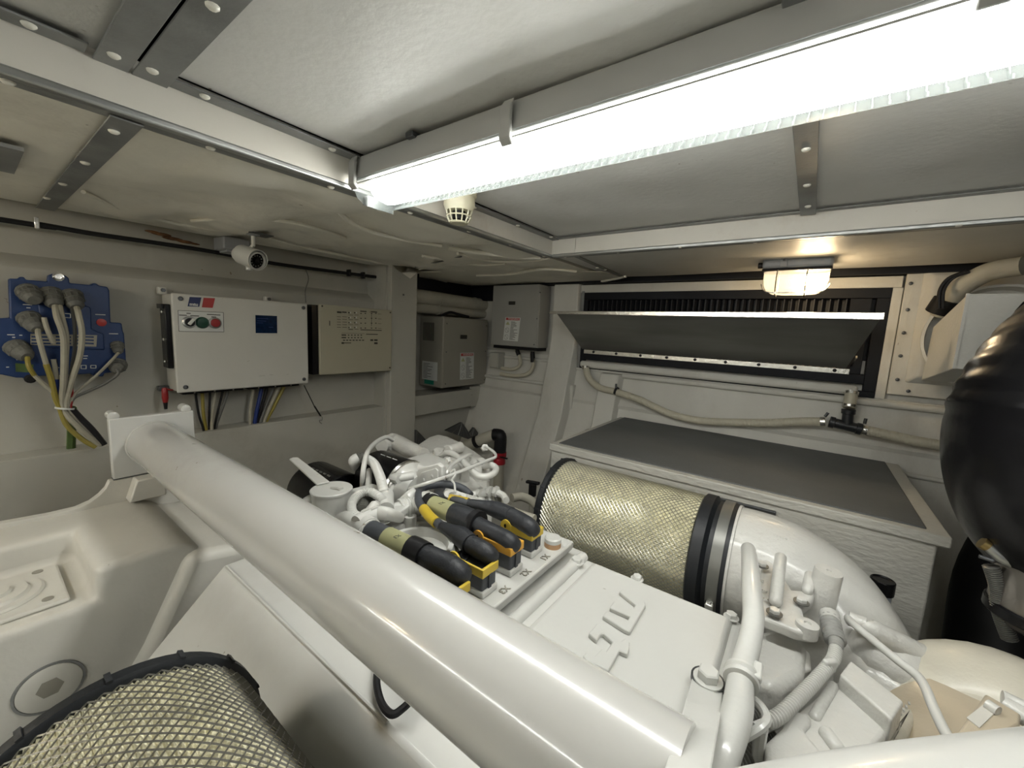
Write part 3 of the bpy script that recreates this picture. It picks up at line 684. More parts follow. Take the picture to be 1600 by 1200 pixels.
def plug(u, v, d, r=.026, ln=.06):
    q = ze(u, v, XE); dd = Vector(d).normalized()
    p = ob('round_plug', MB().lathe([(r*1.1, 0), (r*1.1, .008), (r, .01), (r, ln*.5), (r*.92, ln*.52), (r*.85, ln*.8), (r*.55, ln), (.001, ln)], q, dd, 14), 'connector_grey', t, bevel=0, smooth=25)
    b = MB()
    for k in range(10):
        a = k*.6283; uu = dd.cross(Z3).normalized(); ww = dd.cross(uu); b.tube([q+dd*.012+(uu*math.cos(a)+ww*math.sin(a))*r, q+dd*ln*.45+(uu*math.cos(a)+ww*math.sin(a))*r], .002, 4)
    ob('grip_ridges', b, 'connector_grey', p)
    return q+dd*ln
P1 = plug(275, 225, (1, .15, -.5)); P2 = plug(495, 235, (1, .1, -1)); P3 = plug(705, 255, (1, .1, -1)); P4 = plug(280, 480, (1, .3, -.8)); P5 = plug(150, 770, (1, .4, -.6)); P6 = plug(1155, 745, (1, -.1, -1), .017, .04); P7 = plug(1165, 945, (1, -.3, -.3), .024, .045)
# cable harness from those plugs
t = thing('cable_harness', 'bundle of cream and yellow cables hanging from the blue control unit', 'cables')
def zc(u, v, x): return at(u*.25, 400+v*.25, 'x', x)     # crop of the photograph at 4x
def cable(pts, m, r=.0065, name='cable'): return ob(name, MB().tube(pts, r, 8, sub=6), m, t)
knot = lambda dx, dy=0: zc(400+dx, 950+dy, -1.965)
foot = lambda dx, dy=0: zc(640+dx, 1180+dy, -1.95)
cable([P2, zc(355, 380, -1.93), zc(395, 500, -1.93), zc(400, 640, -1.94), zc(395, 800, -1.95), knot(-8), zc(480, 1060, -1.95), foot(-20)], 'cable_cream', .008)
cable([P2+V(0, .01, 0), zc(385, 370, -1.94), zc(415, 500, -1.94), zc(412, 640, -1.95), zc(405, 800, -1.96), knot(0), zc(470, 1040, -1.96), foot(-10)], 'cable_cream', .007)
cable([P3, zc(490, 360, -1.93), zc(512, 480, -1.92), zc(500, 620, -1.93), zc(455, 760, -1.95), zc(420, 880, -1.96), knot(12)], 'cable_cream', .008)
cable([P3+V(-.01, -.01, 0), zc(465, 420, -1.95), zc(468, 560, -1.96), zc(450, 700, -1.97), zc(425, 850, -1.97), knot(18)], 'cable_grey', .005)
cable([P4, zc(245, 520, -1.94), zc(290, 680, -1.95)], 'cable_cream', .0065)
cable([zc(288, 675, -1.95), zc(320, 770, -1.955), zc(345, 880, -1.96), knot(-25), zc(420, 1060, -1.96), zc(520, 1150, -1.955), foot(-40, 15)], 'cable_yellow', .0075)
cable([P5, zc(180, 690, -1.94), zc(215, 745, -1.95)], 'cable_yellow', .006)
cable([zc(215, 745, -1.95), zc(270, 800, -1.955), zc(330, 850, -1.96), knot(-35, -20)], 'cable_cream', .006)
cable([zc(275, 385, -1.955), zc(290, 440, -1.95), zc(315, 505, -1.95), zc(335, 545, -1.955)], 'cable_cream', .0065)
cable([zc(335, 645, -1.965), zc(345, 700, -1.965), zc(355, 770, -1.965)], 'cable_cream', .0065)
cable([zc(355, 768, -1.965), zc(362, 850, -1.967), knot(-12)], 'cable_blue', .006)
cable([P6, zc(690, 660, -1.96), zc(620, 730, -1.965), zc(540, 800, -1.97), zc(470, 860, -1.97), knot(28, -10)], 'cable_cream', .0045)
cable([P7, zc(735, 740, -1.96), zc(650, 800, -1.965), zc(540, 850, -1.97), zc(460, 890, -1.97), knot(34)], 'cable_grey', .005)
cable([zc(445, 820, -1.97), zc(450, 880, -1.97), knot(40), zc(455, 1010, -1.975)], 'button_red', .0045)
cable([knot(45), zc(500, 1010, -1.965), zc(580, 1090, -1.955), foot(12, 0)], 'black_rubber', .009)
cable([knot(35, 10), zc(480, 1030, -1.965), zc(560, 1110, -1.957), foot(-5, 5)], 'cable_cream', .006)
cable([knot(55), zc(455, 1010, -2.0), zc(452, 1120, -2.04), zc(450, 1200, -2.05), zc(450, 1290, -2.055)], 'cable_green', .0095)
cable([knot(40), zc(438, 1010, -2.0), zc(436, 1120, -2.04), zc(434, 1200, -2.05), zc(434, 1290, -2.055)], 'cable_green', .0075)
c = knot(5, 0); ob('cable_tie', MB().lathe([(.023, -.003), (.023, .003), (.021, .003), (.021, -.003)], c, Z3+Y3*.2, 16), 'label_white', t)
# ---------------------------------------------------------------- beige inverter cabinet in the recess
def warn_label(p00, p10, p01, n, par, name='warning_label'):     # top-left corner, top-right corner, bottom-left corner
    p00, p10, p01, n = map(Vector, (p00, p10, p01, n)); ux = p10-p00; uy = p01-p00
    lab = ob(name, MB().prism([p00, p10, p10+uy, p01], n*.001), 'label_white', par, smooth=0)
    def r(a, b_, c_, d_, m, nm, e=.0012):
        ob(nm, MB().prism([p00+ux*a+uy*b_, p00+ux*c_+uy*b_, p00+ux*c_+uy*d_, p00+ux*a+uy*d_], n*e), m, lab, smooth=0)
    r(.05, .02, .95, .12, 'label_red', 'red_header')
    text('header_text', 'WARNING', ux.length*.15, p00+ux*.55+uy*.07+n*.0016, ux, -uy, 'label_white', lab, .0002)
    ob('warning_triangle', MB().prism([p00+ux*.2+uy*.18, p00+ux*.34+uy*.32, p00+ux*.06+uy*.32], n*.0014), 'label_yellow', lab, smooth=0)
    b = MB()
    rnd = random.Random(3)
    for k in range(17):
        v0 = .18+k*.047; u0 = .42; u1 = .60+rnd.random()*.32
        b.prism([p00+ux*u0+uy*v0, p00+ux*u1+uy*v0, p00+ux*u1+uy*(v0+.018), p00+ux*u0+uy*(v0+.018)], n*.0014)
    ob('label_print', b, 'print_black', lab, smooth=0)
    b = MB()
    for cy_ in (.55, .85):
        c = p00+ux*.2+uy*cy_+n*.0012; b.tube([c+ux*.13*math.cos(a*.3927)+uy.normalized()*ux.length*.13*math.sin(a*.3927) for a in range(17)], .0008, 4, cap=False)
        b.tube([c+ux*.09+uy.normalized()*ux.length*.09, c-ux*.09-uy.normalized()*ux.length*.09], .0008, 4)
    ob('prohibition_rings', b, 'print_black', lab, smooth=0)
t = thing('inverter_cabinet', 'beige metal cabinet with side vents in the recess beyond the post', 'cabinet')
x0, x1, y0, y1, z0, z1 = -2.235, -2.0, 1.93, 2.395, -.420, .068
ob('cabinet_body', MB().box(x0, x1-.006, y0, y1, z0, z1), 'cabinet_grey', t, bevel=.004)
ob('front_cover', MB().box(x1-.008, x1, y0+.004, y1-.002, z0+.003, z1-.012), 'cabinet_grey', t, bevel=.002)
for yy in (y0+.03, y1-.02):
    for z in (z1-.045, -.17, z0+.03): ob('cover_screw', MB().ball((x1, yy, z), .005, 8), 'dark_steel', t)
q = at(724.5, 526.5, 'x', x1); ob('display_slot', MB().box(x1-.001, x1+.0015, q.y-.034, q.y+.034, q.z-.014, q.z+.014), 'print_black', t)
b = MB()
for i in range(8): b.box(x0+.035+i*.014, x0+.042+i*.014, y0-.0012, y0+.002, -.10, .025)
ob('side_vent', b, 'print_black', t, smooth=0)
warn_label(at(719, 551.5, 'x', x1), at(740.5, 551, 'x', x1), at(718.5, 593.5, 'x', x1), X3, t)
lb = ob('data_label', MB().prism([(x0+.03, y0, -.245), (x0+.185, y0, -.245), (x0+.185, y0, -.375), (x0+.03, y0, -.375)], (0, -.001, 0)), 'label_white', t, smooth=0)
b = MB()
for k in range(11): b.box(x0+.04, x0+.08+random.random()*.09, y0-.0016, y0-.001, -.262-k*.010, -.259-k*.010)
ob('label_print', b, 'print_black', lb, smooth=0)
ob('green_sticker', MB().prism([(x0+.055, y0, -.375), (x0+.15, y0, -.375), (x0+.15, y0, -.405), (x0+.055, y0, -.405)], (0, -.0012, 0)), 'label_green', t, smooth=0)
# cool grey cabinet on the hull side
t = thing('charger_cabinet', 'grey metal cabinet hung high on hull side beside the hull frame', 'cabinet')
x0, x1, y0, y1, z0, z1 = -1.888, -1.487, 2.30, 2.44, -.112, .310
ob('cabinet_body', MB().box(x0, x1, y0+.006, y1, z0, z1), 'cabinet_coolgrey', t, bevel=.004)
ob('front_cover', MB().box(x0+.002, x1-.004, y0, y0+.008, z0+.003, z1), 'cabinet_coolgrey', t, bevel=.002)
for px, py in ((844, 457), (839, 498), (834.5, 538.5)): q = at(px, py, 'y', y0); ob('cover_screw', MB().ball(q, .005, 8), 'dark_steel', t)
q = at(800, 473.5, 'y', y0); ob('display_slot', MB().box(q.x-.028, q.x+.028, y0-.0015, y0+.001, q.z-.012, q.z+.012), 'print_black', t)
warn_label(at(790, 495.5, 'y', y0), at(813.5, 496.5, 'y', y0), at(786, 531.5, 'y', y0), -Y3, t)
ob('bottom_tray', MB().box(x0+.01, x1-.01, y0+.02, y1, z0-.022, z0+.002), 'black_rubber', t)
t = thing('outlet_box', 'small plain cream box on hull side under the grey cabinet', 'junction box')
ob('box_body', MB().box(-1.925, -1.845, 2.34, 2.42, -.285, -.17), 'wall_paint', t, bevel=.004); ob('box_lid', MB().box(-1.92, -1.85, 2.335, 2.342, -.28, -.175), 'wall_paint', t, bevel=.002)
# conduits below the grey cabinet
for i, (l, m, pts, r) in enumerate([
    ('upper cream conduit curving up into the grey cabinet', 'hose_cream', [(782, 575), (800, 577), (812, 571), (812, 558), (808, 548)], .0125),
    ('lower cream conduit curving up into the grey cabinet', 'hose_cream', [(782, 584), (805, 587), (824, 584), (833, 572), (832, 552)], .0135)]):
    t = thing('conduit', l, 'conduit'); P = [at(px, py, 'y', 2.385-.02*i) for px, py in pts]
    ob('conduit_tube', MB().corr(P, r, .006, .0006, 12), m, t); ob('conduit_gland', MB().cyl(P[-1], P[-2].lerp(P[-1], .3), r*1.25, n=12), 'black_rubber', t)
    ob('conduit_tail', MB().cyl(P[-1]+Z3*.012, P[-1]-Z3*.0, r*1.1, n=12), 'black_rubber', t)
# two insulated pipes above the beige cabinet
for l, a, c, r in (('upper cream insulated pipe above the beige cabinet', (600, 462), (768, 478), .047), ('lower cream insulated pipe resting above the beige cabinet', (600, 484), (766, 492), .032)):
    t = thing('insulated_pipe', l, 'pipe'); A = at(*a, 'x', -2.12); B = at(*c, 'x', -2.12) ; A.y = 1.55; A.z = B.z+(.0)
    A = V(-2.14, 1.52, B.z); P = [A, A.lerp(B, .35)+V(0, 0, .004), A.lerp(B, .7), V(-2.10, B.y, B.z), V(-1.99, B.y+.05, B.z)]
    ob('lagging', MB().tube(P, [r, r*1.03, r*.98, r, r], 18, sub=6), 'duct_beige', t)
    for k in (.45, .8): ob('lagging_band', MB().cyl(A.lerp(B, k), A.lerp(B, k+.012), r*1.05, n=18), 'duct_beige', t)
# black wires between the pipes and cabinet
t = thing('black_wiring', 'loose black wiring on top of the beige cabinet', 'cable')
ob('wiring', MB().tube([at(690, 493, 'x', -2.03), at(703, 488, 'x', -2.03), at(716, 491, 'x', -2.02), at(732, 495, 'x', -2.02)], .009, 7, sub=5), 'black_rubber', t)
# fan shaped deck drain covers at the foot of the wall
for i, (a, b_, c, l) in enumerate((((722, 660), (697, 673), (742, 690), 'dark ribbed wedge leaning behind the engine, middle one'), ((741, 668), (733, 679), (755, 688), 'dark ribbed wedge beside the beige pipe'), ((651, 672), (651, 700), (668, 690), 'dark ribbed wedge at the foot of the post'))):
    t = thing('ribbed_wedge', l, 'wedge')
    A, B, C_ = (at(*p, 'x', -1.93) for p in (a, b_, c))
    ob('wedge_plate', MB().prism([A, B, C_], (-.02, 0, 0)), 'dark_steel', t)
    b = MB()
    for k in range(6): b.tube([A+X3*.001, B.lerp(C_, k/5)+X3*.001], .0015, 4)
    ob('wedge_ribs', b, 'sheet_metal', t)
# beige pipe with black bend and red valve
t = thing('drain_pipe', 'beige drain pipe with black elbow and red valve', 'pipe')
A = at(690, 712, 'y', 1.95); B = at(745, 690, 'y', 2.0); Cc = at(772, 679, 'y', 2.05)
ob('pipe_body', MB().tube([A, B, Cc], .038, 18), 'duct_beige', t)
ob('rubber_ring', MB().cyl(B-(Cc-A).normalized()*.012, B+(Cc-A).normalized()*.012, .043, n=18), 'black_rubber', t)
e1 = at(782, 683, 'y', 2.06); e2 = at(781, 706, 'y', 2.06)
ob('elbow', MB().tube([Cc, Cc.lerp(e1, .6)+Z3*.008, e1, e2], .041, 16, sub=5), 'black_rubber', t)
ob('valve_body', MB().lathe([(.045, 0), (.045, .03), (.036, .04), (.04, .055), (.04, .08)], e2, -Z3, 18), 'red_valve', t)
ob('valve_lever', MB().obox(e2+V(.05, -.03, -.02), X3, Y3, Z3, .07, .012, .008), 'black_rubber', t)
ob('lower_pipe', MB().tube([e2-Z3*.06, e2-Z3*.30], .034, 16), 'duct_beige', t)
# ================================================================ HULL SIDE: intake grille with flap
YG = 2.415
t = thing('intake_grille', 'wide black louvred air intake with raised metal flap on hull side', 'air intake')
gx0, gx1, gz0, gz1 = -1.215, .255, -.225, .262
for nm, a in (('frame_bar', (gx0, gx1, YG-.006, YG+.06, gz1-.045, gz1)), ('frame_bar', (gx0, gx1, YG-.006, YG+.06, gz0, gz0+.028)),
              ('frame_bar', (gx0, gx0+.03, YG-.006, YG+.06, gz0+.028, gz1-.045)), ('frame_bar', (gx1-.045, gx1, YG-.006, YG+.06, gz0+.028, gz1-.045)),
              ('frame_bar', (gx0+.03, gx1-.045, YG-.012, YG+.05, gz0+.058, gz0+.102)), ('frame_bar', (gx1-.135, gx1-.06, YG+.0, YG+.05, gz0+.102, gz1-.045))):
    ob(nm, MB().box(*a), 'black_grille', t, bevel=.002)
ob('back_panel', MB().box(gx0, gx1, YG+.052, YG+.06, gz0, gz1), 'black_rubber', t)
fin = MB().prism([(0, .012, 0), (.004, .012, 0), (.018, .045, 0), (.014, .045, 0)], (0, 0, gz1-.045-(gz0+.102))).mesh('louvre_fin', 0); fin.materials.append(M['fin_black'])
n = 44
for k in range(n): put('louvre_fin', fin, (gx0+.035+k*(gx1-gx0-.185)/(n-1), YG, gz0+.102), t)
ob('bottom_pipe', MB().box(gx0+.01, gx1-.06, YG-.028, YG+.02, gz0+.006, gz0+.050), 'hull_paint', t, bevel=.016, seg=4)
ob('hinge_strip', MB().box(gx0+.03, gx1-.10, YG-.018, YG-.010, gz0+.098, gz0+.124), 'bright_steel', t, bevel=.002)
bo = MB().lathe([(.008, 0), (.008, .004), (.004, .006), (.001, .006)], (0, 0, 0), -Y3, 8).mesh('hinge_bolt'); bo.materials.append(M['black_rubber'])
for k in range(9): put('hinge_bolt', bo, (gx0+.10+k*.152, YG-.018, gz0+.112), t)
ob('outer_trim', MB().box(gx0-.02, gx0, YG-.002, YG+.05, gz0, gz1+.01), 'aluminium_dull', t)
# flap: leans out from the hinge
A = V(gx0+.02, YG-.02, gz0+.128); B = V(gx1-.115, YG-.02, gz0+.128)
Ct = V(-1.195, 2.045, .108); D = V(.195, 2.045, .108)
n_ = (B-A).cross(Ct-A).normalized()
ob('flap_panel', MB().prism([A, B, D, Ct], n_*.003), 'sheet_metal', t)
ob('flap_edge', MB().hexa([(-1.238, 2.030, .104), (.205, 2.030, .104), (.205, 2.030, .131), (-1.238, 2.030, .120)], [(-1.238, 2.046, .104), (.205, 2.046, .104), (.205, 2.046, .131), (-1.238, 2.046, .120)]), 'bright_steel', t, bevel=.002)
ob('flap_stay', MB().obox(B.lerp(D, .15)+V(.012, .03, .0), (D-B), X3, n_, .09, .006, .012), 'bright_steel', t)
ob('flap_lip', MB().prism([Ct, Ct+V(.0, .02, .012), A+V(-.0, .015, 0), A], V(.002, 0, 0)), 'sheet_metal', t)
# coaming round the grille
tr = struct('trim_5', 'cream surround of the intake grille')
for a in ((gx0-.03, gx1+.03, YG-.0, 2.50, gz1, gz1+.050), (gx0-.03, .62, YG-.0, 2.47, gz0-.014, gz0), (gx1, gx1+.035, YG-.004, 2.49, gz0, gz1)):
    ob('surround_board', MB().box(*a), 'hull_paint', tr, bevel=.003)
# fan plate and embossed panel to the right
t = thing('fan_plate', 'cream plate with dark screws and pressed square on hull side', 'panel')
ob('base_plate', MB().box(.292, 1.2, 2.400, 2.416, -.198, .318), 'hull_paint', t, bevel=.003)
ob('pressed_square', MB().hexa([(.338, 2.402, -.145), (1.15, 2.402, -.145), (1.15, 2.402, .335), (.338, 2.402, .335)], [(.372, 2.372, -.11), (1.12, 2.372, -.11), (1.12, 2.372, .30), (.372, 2.372, .30)]), 'hull_paint', t, bevel=.008, seg=3)
bo2 = MB().lathe([(.0075, 0), (.0075, .003), (.004, .005), (.001, .005)], (0, 0, 0), -Y3, 8).mesh('plate_screw'); bo2.materials.append(M['dark_steel'])
for px, py in ((1423, 443), (1418, 484), (1412, 520), (1407, 556), (1402, 593), (1419, 611)): put('plate_screw', bo2, at(px, py, 'y', 2.400), t)
ob('fan_ring', MB().lathe([(.19, 0), (.20, .012), (.205, .055), (.195, .055), (.185, .004), (.19, 0)], (.56, 2.378, .055), -Y3, 48), 'duct_white', t)
t = thing('vent_hood', 'white box shaped vent hood with slanted side by black duct', 'vent')
b = MB(); f0 = [(.385, 1.93, -.055), (.385, 1.93, .187), (.95, 1.93, .187), (.95, 1.93, -.055)]
b.hexa(f0, [(.385, 2.36, -.125), (.385, 2.32, .095), (.95, 2.32, .095), (.95, 2.36, -.125)])
ob('hood_body', b, 'duct_white', t, bevel=.003)
ob('hood_seam', MB().box(.381, .389, 1.925, 1.935, -.055, .187), 'duct_white', t)
# beige trunk and black loops above the hood
t = thing('lagged_trunk', 'beige lagged trunk curving up behind the vent hood', 'pipe')
ob('lagging', MB().tube([at(1470, 492, 'y', 2.33), at(1483, 470, 'y', 2.30), at(1505, 447, 'y', 2.25), at(1545, 425, 'y', 2.2), at(1600, 415, 'y', 2.15)], .033, 14, sub=5), 'duct_beige', t)
q = at(1474, 484, 'y', 2.325); ob('black_collar', MB().cyl(at(1466, 488, 'y', 2.31), at(1480, 468, 'y', 2.29), .041, n=16), 'black_rubber', t)
t = thing('black_wires', 'two thin black wires hooked over the beige trunk', 'cable')
for k in range(2): ob('wire', MB().tube([at(1467+6*k, 482, 'y', 2.22), at(1468+6*k, 455, 'y', 2.22), at(1482+6*k, 435, 'y', 2.22), at(1510+5*k, 424, 'y', 2.2)], .006, 7, sub=5), 'black_rubber', t)
# big black exhaust duct
t = thing('black_duct', 'huge glossy black wrapped duct bulging in from the right', 'duct')
prof = []; P = []
P0 = at(1700, 640, 'y', 1.28)
path = [V(1.0, 1.70, .20), V(.72, 1.46, .13), V(.53, 1.29, .02), V(.455, 1.22, -.13), V(.48, 1.24, -.28), V(.60, 1.34, -.40), V(.80, 1.48, -.50)]
pf, rf = spline(path, [.16, .18, .198, .210, .198, .17, .14], 24)
rf = [r+(.0022 if i % 4 < 2 else -.0012)*(1 if i < 76 else 0) for i, r in enumerate(rf)]
ob('duct_wrap', MB().tube(pf, rf, 56), 'black_gloss', t, smooth=60)
pp, rr_ = spline(path, [.16, .18, .198, .210, .198, .17, .14], 8)
for k in (7, 12, 17):
    q = pp[k]; dd = (pp[k+1]-pp[k-1]).normalized(); R_ = rr_[k]+.001
    ob('tape_wrap', MB().lathe([(R_-.01, -.012), (R_+.004, -.006), (R_+.005, .006), (R_-.01, .012)], q, dd, 48), 'black_gloss', t, smooth=60)
t = thing('black_hose_loop', 'thick dull black hose curving down behind the equipment box', 'hose')
ob('hose_wall', MB().tube([V(.95, 2.1, -.35), V(.72, 2.08, -.50), V(.62, 2.05, -.74), V(.60, 1.95, -1.05), V(.62, 1.9, -1.38)], .11, 24, sub=6), 'black_rubber', t)
t = thing('silencer_body', 'burnished metal cylinder with braided sleeve under the black duct', 'silencer')
s0 = at(1650, 875, 'y', 1.18); s1 = at(1618, 980, 'y', 1.18)
ob('silencer_shell', MB().lathe([(.02, -.05), (.05, -.03), (.068, .02), (.068, .11), (.055, .14), (.04, .15)], s0, s1-s0, 28), 'burnished', t)
ob('clamp_band', MB().lathe([(.069, .105), (.072, .108), (.072, .125), (.069, .128)], s0, s1-s0, 28), 'black_gloss', t)
ob('spout', MB().tube([at(1541, 851, 'y', 1.15), at(1560, 868, 'y', 1.15), at(1590, 880, 'y', 1.16)], [.009, .011, .016], 14), 'aluminium', t)
ob('brass_cap', MB().cyl(at(1533, 847, 'y', 1.15), at(1543, 853, 'y', 1.15), .012, n=14), 'bronze', t)
ob('braided_sleeve', MB().corr([at(1548, 884, 'y', 1.16), at(1558, 915, 'y', 1.16), at(1562, 955, 'y', 1.16), at(1578, 1000, 'y', 1.16)], .011, .004, .0015, 10), 'sheet_metal', t)
ob('lever', MB().tube([at(1530, 869, 'y', 1.15), at(1552, 876, 'y', 1.15)], .004, 8), 'dark_steel', t)
# ---------------------------------------------------------------- drain hose with tee
t = thing('drain_hose', 'cream hose drooping from left end of the intake grille', 'hose')
yh = 2.335
P = [at(915, 574, 'y', 2.37), at(921, 592, 'y', 2.345), at(938, 606, 'y', 2.335), at(965, 613, 'y', yh), at(1000, 625, 'y', yh), at(1045, 646, 'y', yh), at(1090, 657, 'y', yh), at(1140, 660, 'y', yh), at(1200, 661, 'y', yh), at(1250, 659, 'y', yh), at(1290, 659, 'y', yh)]
ob('hose_tube', MB().corr(P, .0205, .009, .0005, 16), 'hose_cream', t)
q = at(963, 611, 'y', yh); c = ob('hose_clip', MB().lathe([(.0225, -.007), (.025, -.007), (.025, .007), (.0225, .007), (.0225, -.007)], q, (1, 0, -.25), 20), 'black_rubber', t)
ob('clip_bolt', MB().cyl(q+V(0, -.01, .02), q+V(0, -.012, .045), .006, n=8), 'dark_steel', c)
ob('hose_ferrule', MB().cyl(P[0]+Z3*.012, P[0]-Z3*.012, .024, n=16), 'bright_steel', t)
ob('hose_clamp', MB().cyl(at(1281, 659, 'y', yh), at(1289, 659, 'y', yh), .024, n=18), 'bright_steel', t)
ob('clamp_screw', MB().cyl(at(1289, 651, 'y', yh-.02), at(1294, 645, 'y', yh-.02), .006, n=8), 'dark_steel', t)
t = thing('tee_fitting', 'black plastic tee joining the cream hoses', 'pipe fitting')
a0, a1 = at(1296, 659, 'y', yh), at(1346, 671, 'y', yh); m = a0.lerp(a1, .55); up = at(1326, 640, 'y', yh)
ob('tee_run', MB().cyl(a0, a1, .022, n=18), 'tee_plastic', t); ob('tee_branch', MB().cyl(m, up, .021, n=18), 'tee_plastic', t)
for p, d in ((a0, a1-a0), (a1, a0-a1), (up, m-up)): ob('tee_collar', MB().lathe([(.026, 0), (.026, .018), (.021, .02)], p, d, 18), 'tee_plastic', t)
t = thing('short_hose', 'short upright cream hose between the tee and grille', 'hose')
u1 = at(1331, 612, 'y', 2.36)
ob('hose_tube', MB().cyl(up+V(0, 0, .008), u1, .0235, n=18), 'hose_cream', t)
for k in (.12, .92):
    q = (up+V(0, 0, .008)).lerp(u1, k); ob('hose_clamp', MB().cyl(q-(u1-up).normalized()*.006, q+(u1-up).normalized()*.006, .027, n=18), 'bright_steel', t)
t = thing('outlet_hose', 'cream hose running right from the tee towards black duct', 'hose')
P = [a1+(a1-a0).normalized()*.004, at(1380, 678, 'y', yh), at(1430, 689, 'y', yh), at(1480, 697, 'y', yh), at(1560, 706, 'y', yh)]
ob('hose_tube', MB().corr(P, .0215, .009, .0005, 16), 'hose_cream', t)
ob('hose_clamp', MB().cyl(P[0], P[0].lerp(P[1], .2), .025, n=18), 'bright_steel', t)
ob('clamp_screw', MB().cyl(at(1351, 662, 'y', yh-.02), at(1353, 654, 'y', yh-.02), .006, n=8), 'dark_steel', t)
# ---------------------------------------------------------------- equipment box with grey mat
t = thing('equipment_box', 'large cream rough-painted equipment box with grey rubber top', 'box')
bx0, bx1, by0, by1, bz = -.872, .357, 1.495, 2.315, -.48
ob('box_body', MB().box(bx0+.006, bx1-.022, by0+.008, by1, ZF+.01, bz-.035), 'chest_paint', t, bevel=.006)
ob('box_lid', MB().box(bx0, bx1, by0, by1, bz-.034, bz-.004), 'chest_paint', t, bevel=.004)
ob('top_mat', MB().box(bx0+.03, bx1-.045, by0+.03, by1-.012, bz-.006, bz), 'mat_grey', t, bevel=.002)
b = MB()
q = at(1150, 790, 'y', by0+.006); q2 = at(1212, 818, 'y', by0+.006)
q = at(1135, 786, 'y', by0); q2 = at(1212, 806, 'y', by0)
pl = ob('slot_plate', MB().box(q.x-.02, q2.x, by0-.003, by0+.010, q2.z-.032, q2.z+.012), 'dark_steel', t, bevel=.002)
for k in range(3): ob('slot', MB().box(q2.x-.155+k*.05, q2.x-.117+k*.05, by0-.005, by0-.001, q2.z-.016, q2.z-.008), 'black_rubber', pl, bevel=.003)
ob('lid_latch', MB().box(bx0-.01, bx0+.01, 1.86, 1.90, bz-.03, bz-.008), 'black_rubber', t, bevel=.003)
# dipstick bottle in front of the box
t = thing('oil_filler', 'slim grey-blue filler tube with black cap before the box', 'filler')
q = at(1380, 905, 'y', 1.36)
ob('tube_body', MB().lathe([(.020, -.035), (.022, -.04), (.022, -.14), (.020, -(q.z-ZF))], q, Z3, 24), 'blue_bottle', t)
ob('tube_cap', MB().lathe([(.0255, -.036), (.0255, -.002), (.0235, .0), (.020, -.004), (.001, -.004)], q, Z3, 28), 'black_gloss', t, bevel=.0008)
# ================================================================ ENGINE
YC = .645                       # vertical plane through the crankshaft
def zp_(px, py, z): return at(px, py, 'z', z)
def blob(name, pts, z, dep, mat, par, bevel=.008, seg=3, **k):
    return ob(name, MB().prism([at(px, py, 'z', z) for px, py in pts], (0, 0, -dep)), mat, par, bevel=bevel, seg=seg, **k)
def pz(l, z=None): return [at(p[0], p[1], 'z', p[2] if len(p) > 2 else z) for p in l]
bolt_me = {}
def bolt(c, axis, r, par, mat='engine_paint', name='bolt', h=None, washer=True):
    h = h or r*.8
    b = MB()
    if washer: b.lathe([(r*1.35, 0), (r*1.35, r*.16), (r*.9, r*.2)], c, axis, 20)
    c = Vector(c)+Vector(axis).normalized()*(r*.16 if washer else 0)
    b.lathe([(r, 0), (r, h*.85), (r*.86, h), (r*.3, h)], c, axis, 6)
    return ob(name, b, mat, par, smooth=25)
# engine block: V section, runs along x under everything
t = thing('engine_block', 'white painted engine block under the emblem cover', 'engine')
S = [(.20, -1.15), (.16, -.80), (.345, -.625), (.46, -.60), (.83, -.60), (.945, -.625), (1.06, -.76), (1.08, -1.15)]
ob('block_casting', MB().prism([(-1.02, y, z) for y, z in S], (.98, 0, 0)), 'engine_paint', t, bevel=.012)
ob('oil_sump', MB().box(-.95, -.10, .35, .94, -1.33, -1.14), 'engine_paint', t, bevel=.02)
for x in (-.9, -.15): ob('engine_foot', MB().box(x-.05, x+.05, .22, 1.07, -1.395, -1.20), 'engine_paint', t, bevel=.006)
# far bank details just behind the cover
ob('bank_rail', MB().box(-.46, -.40, .45, .90, -.602, -.548), 'engine_paint', t, bevel=.008)
# emblem cover
t = thing('emblem_cover', 'white engine cover plate with raised three letter emblem', 'engine cover')
ob('cover_base', MB().box(-.392, -.040, .42, .845, -.60, -.530), 'engine_paint', t, bevel=.012, seg=4)
ob('cover_field', MB().hexa([(-.352, .43, -.532), (-.056, .43, -.532), (-.056, .832, -.532), (-.352, .832, -.532)], [(-.340, .44, -.519), (-.064, .44, -.519), (-.064, .822, -.519), (-.340, .822, -.519)]), 'engine_paint', t, bevel=.005, seg=3)
ob('edge_tube', MB().tube([(-.378, .43, -.528), (-.378, .84, -.528)], .013, 14), 'engine_paint', t)
bolt((-.245, .832, -.524), Z3, .010, t); bolt((-.062, .832, -.524), Z3, .010, t); bolt((-.375, .80, -.522), Z3, .012, t)
# emblem letters m, t, u: read from the far side towards the viewer
EZ = -.519
def em(pts): return [at(760+u*.3, 840+v*.3, 'z', EZ) for u, v in pts]
b = MB(); b.prism(em([(690, 300), (775, 368), (765, 388), (665, 350), (640, 385), (745, 432), (735, 450), (625, 402), (604, 428), (715, 500), (745, 512), (826, 372), (822, 352), (710, 284)]), (0, 0, .008))
ob('letter_m', b, 'engine_paint', t, bevel=.0012, seg=1, smooth=0)
b = MB(); b.prism(em([(576, 468), (530, 520), (572, 556), (590, 528), (606, 520), (655, 565), (622, 616), (600, 600), (560, 640), (520, 618), (500, 640), (520, 665), (630, 716), (690, 612), (732, 630), (742, 600), (744, 566), (722, 545), (700, 562), (655, 530), (620, 500)]), (0, 0, .008))
ob('letters_t_u', b, 'engine_paint', t, bevel=.0012, seg=1, smooth=0)
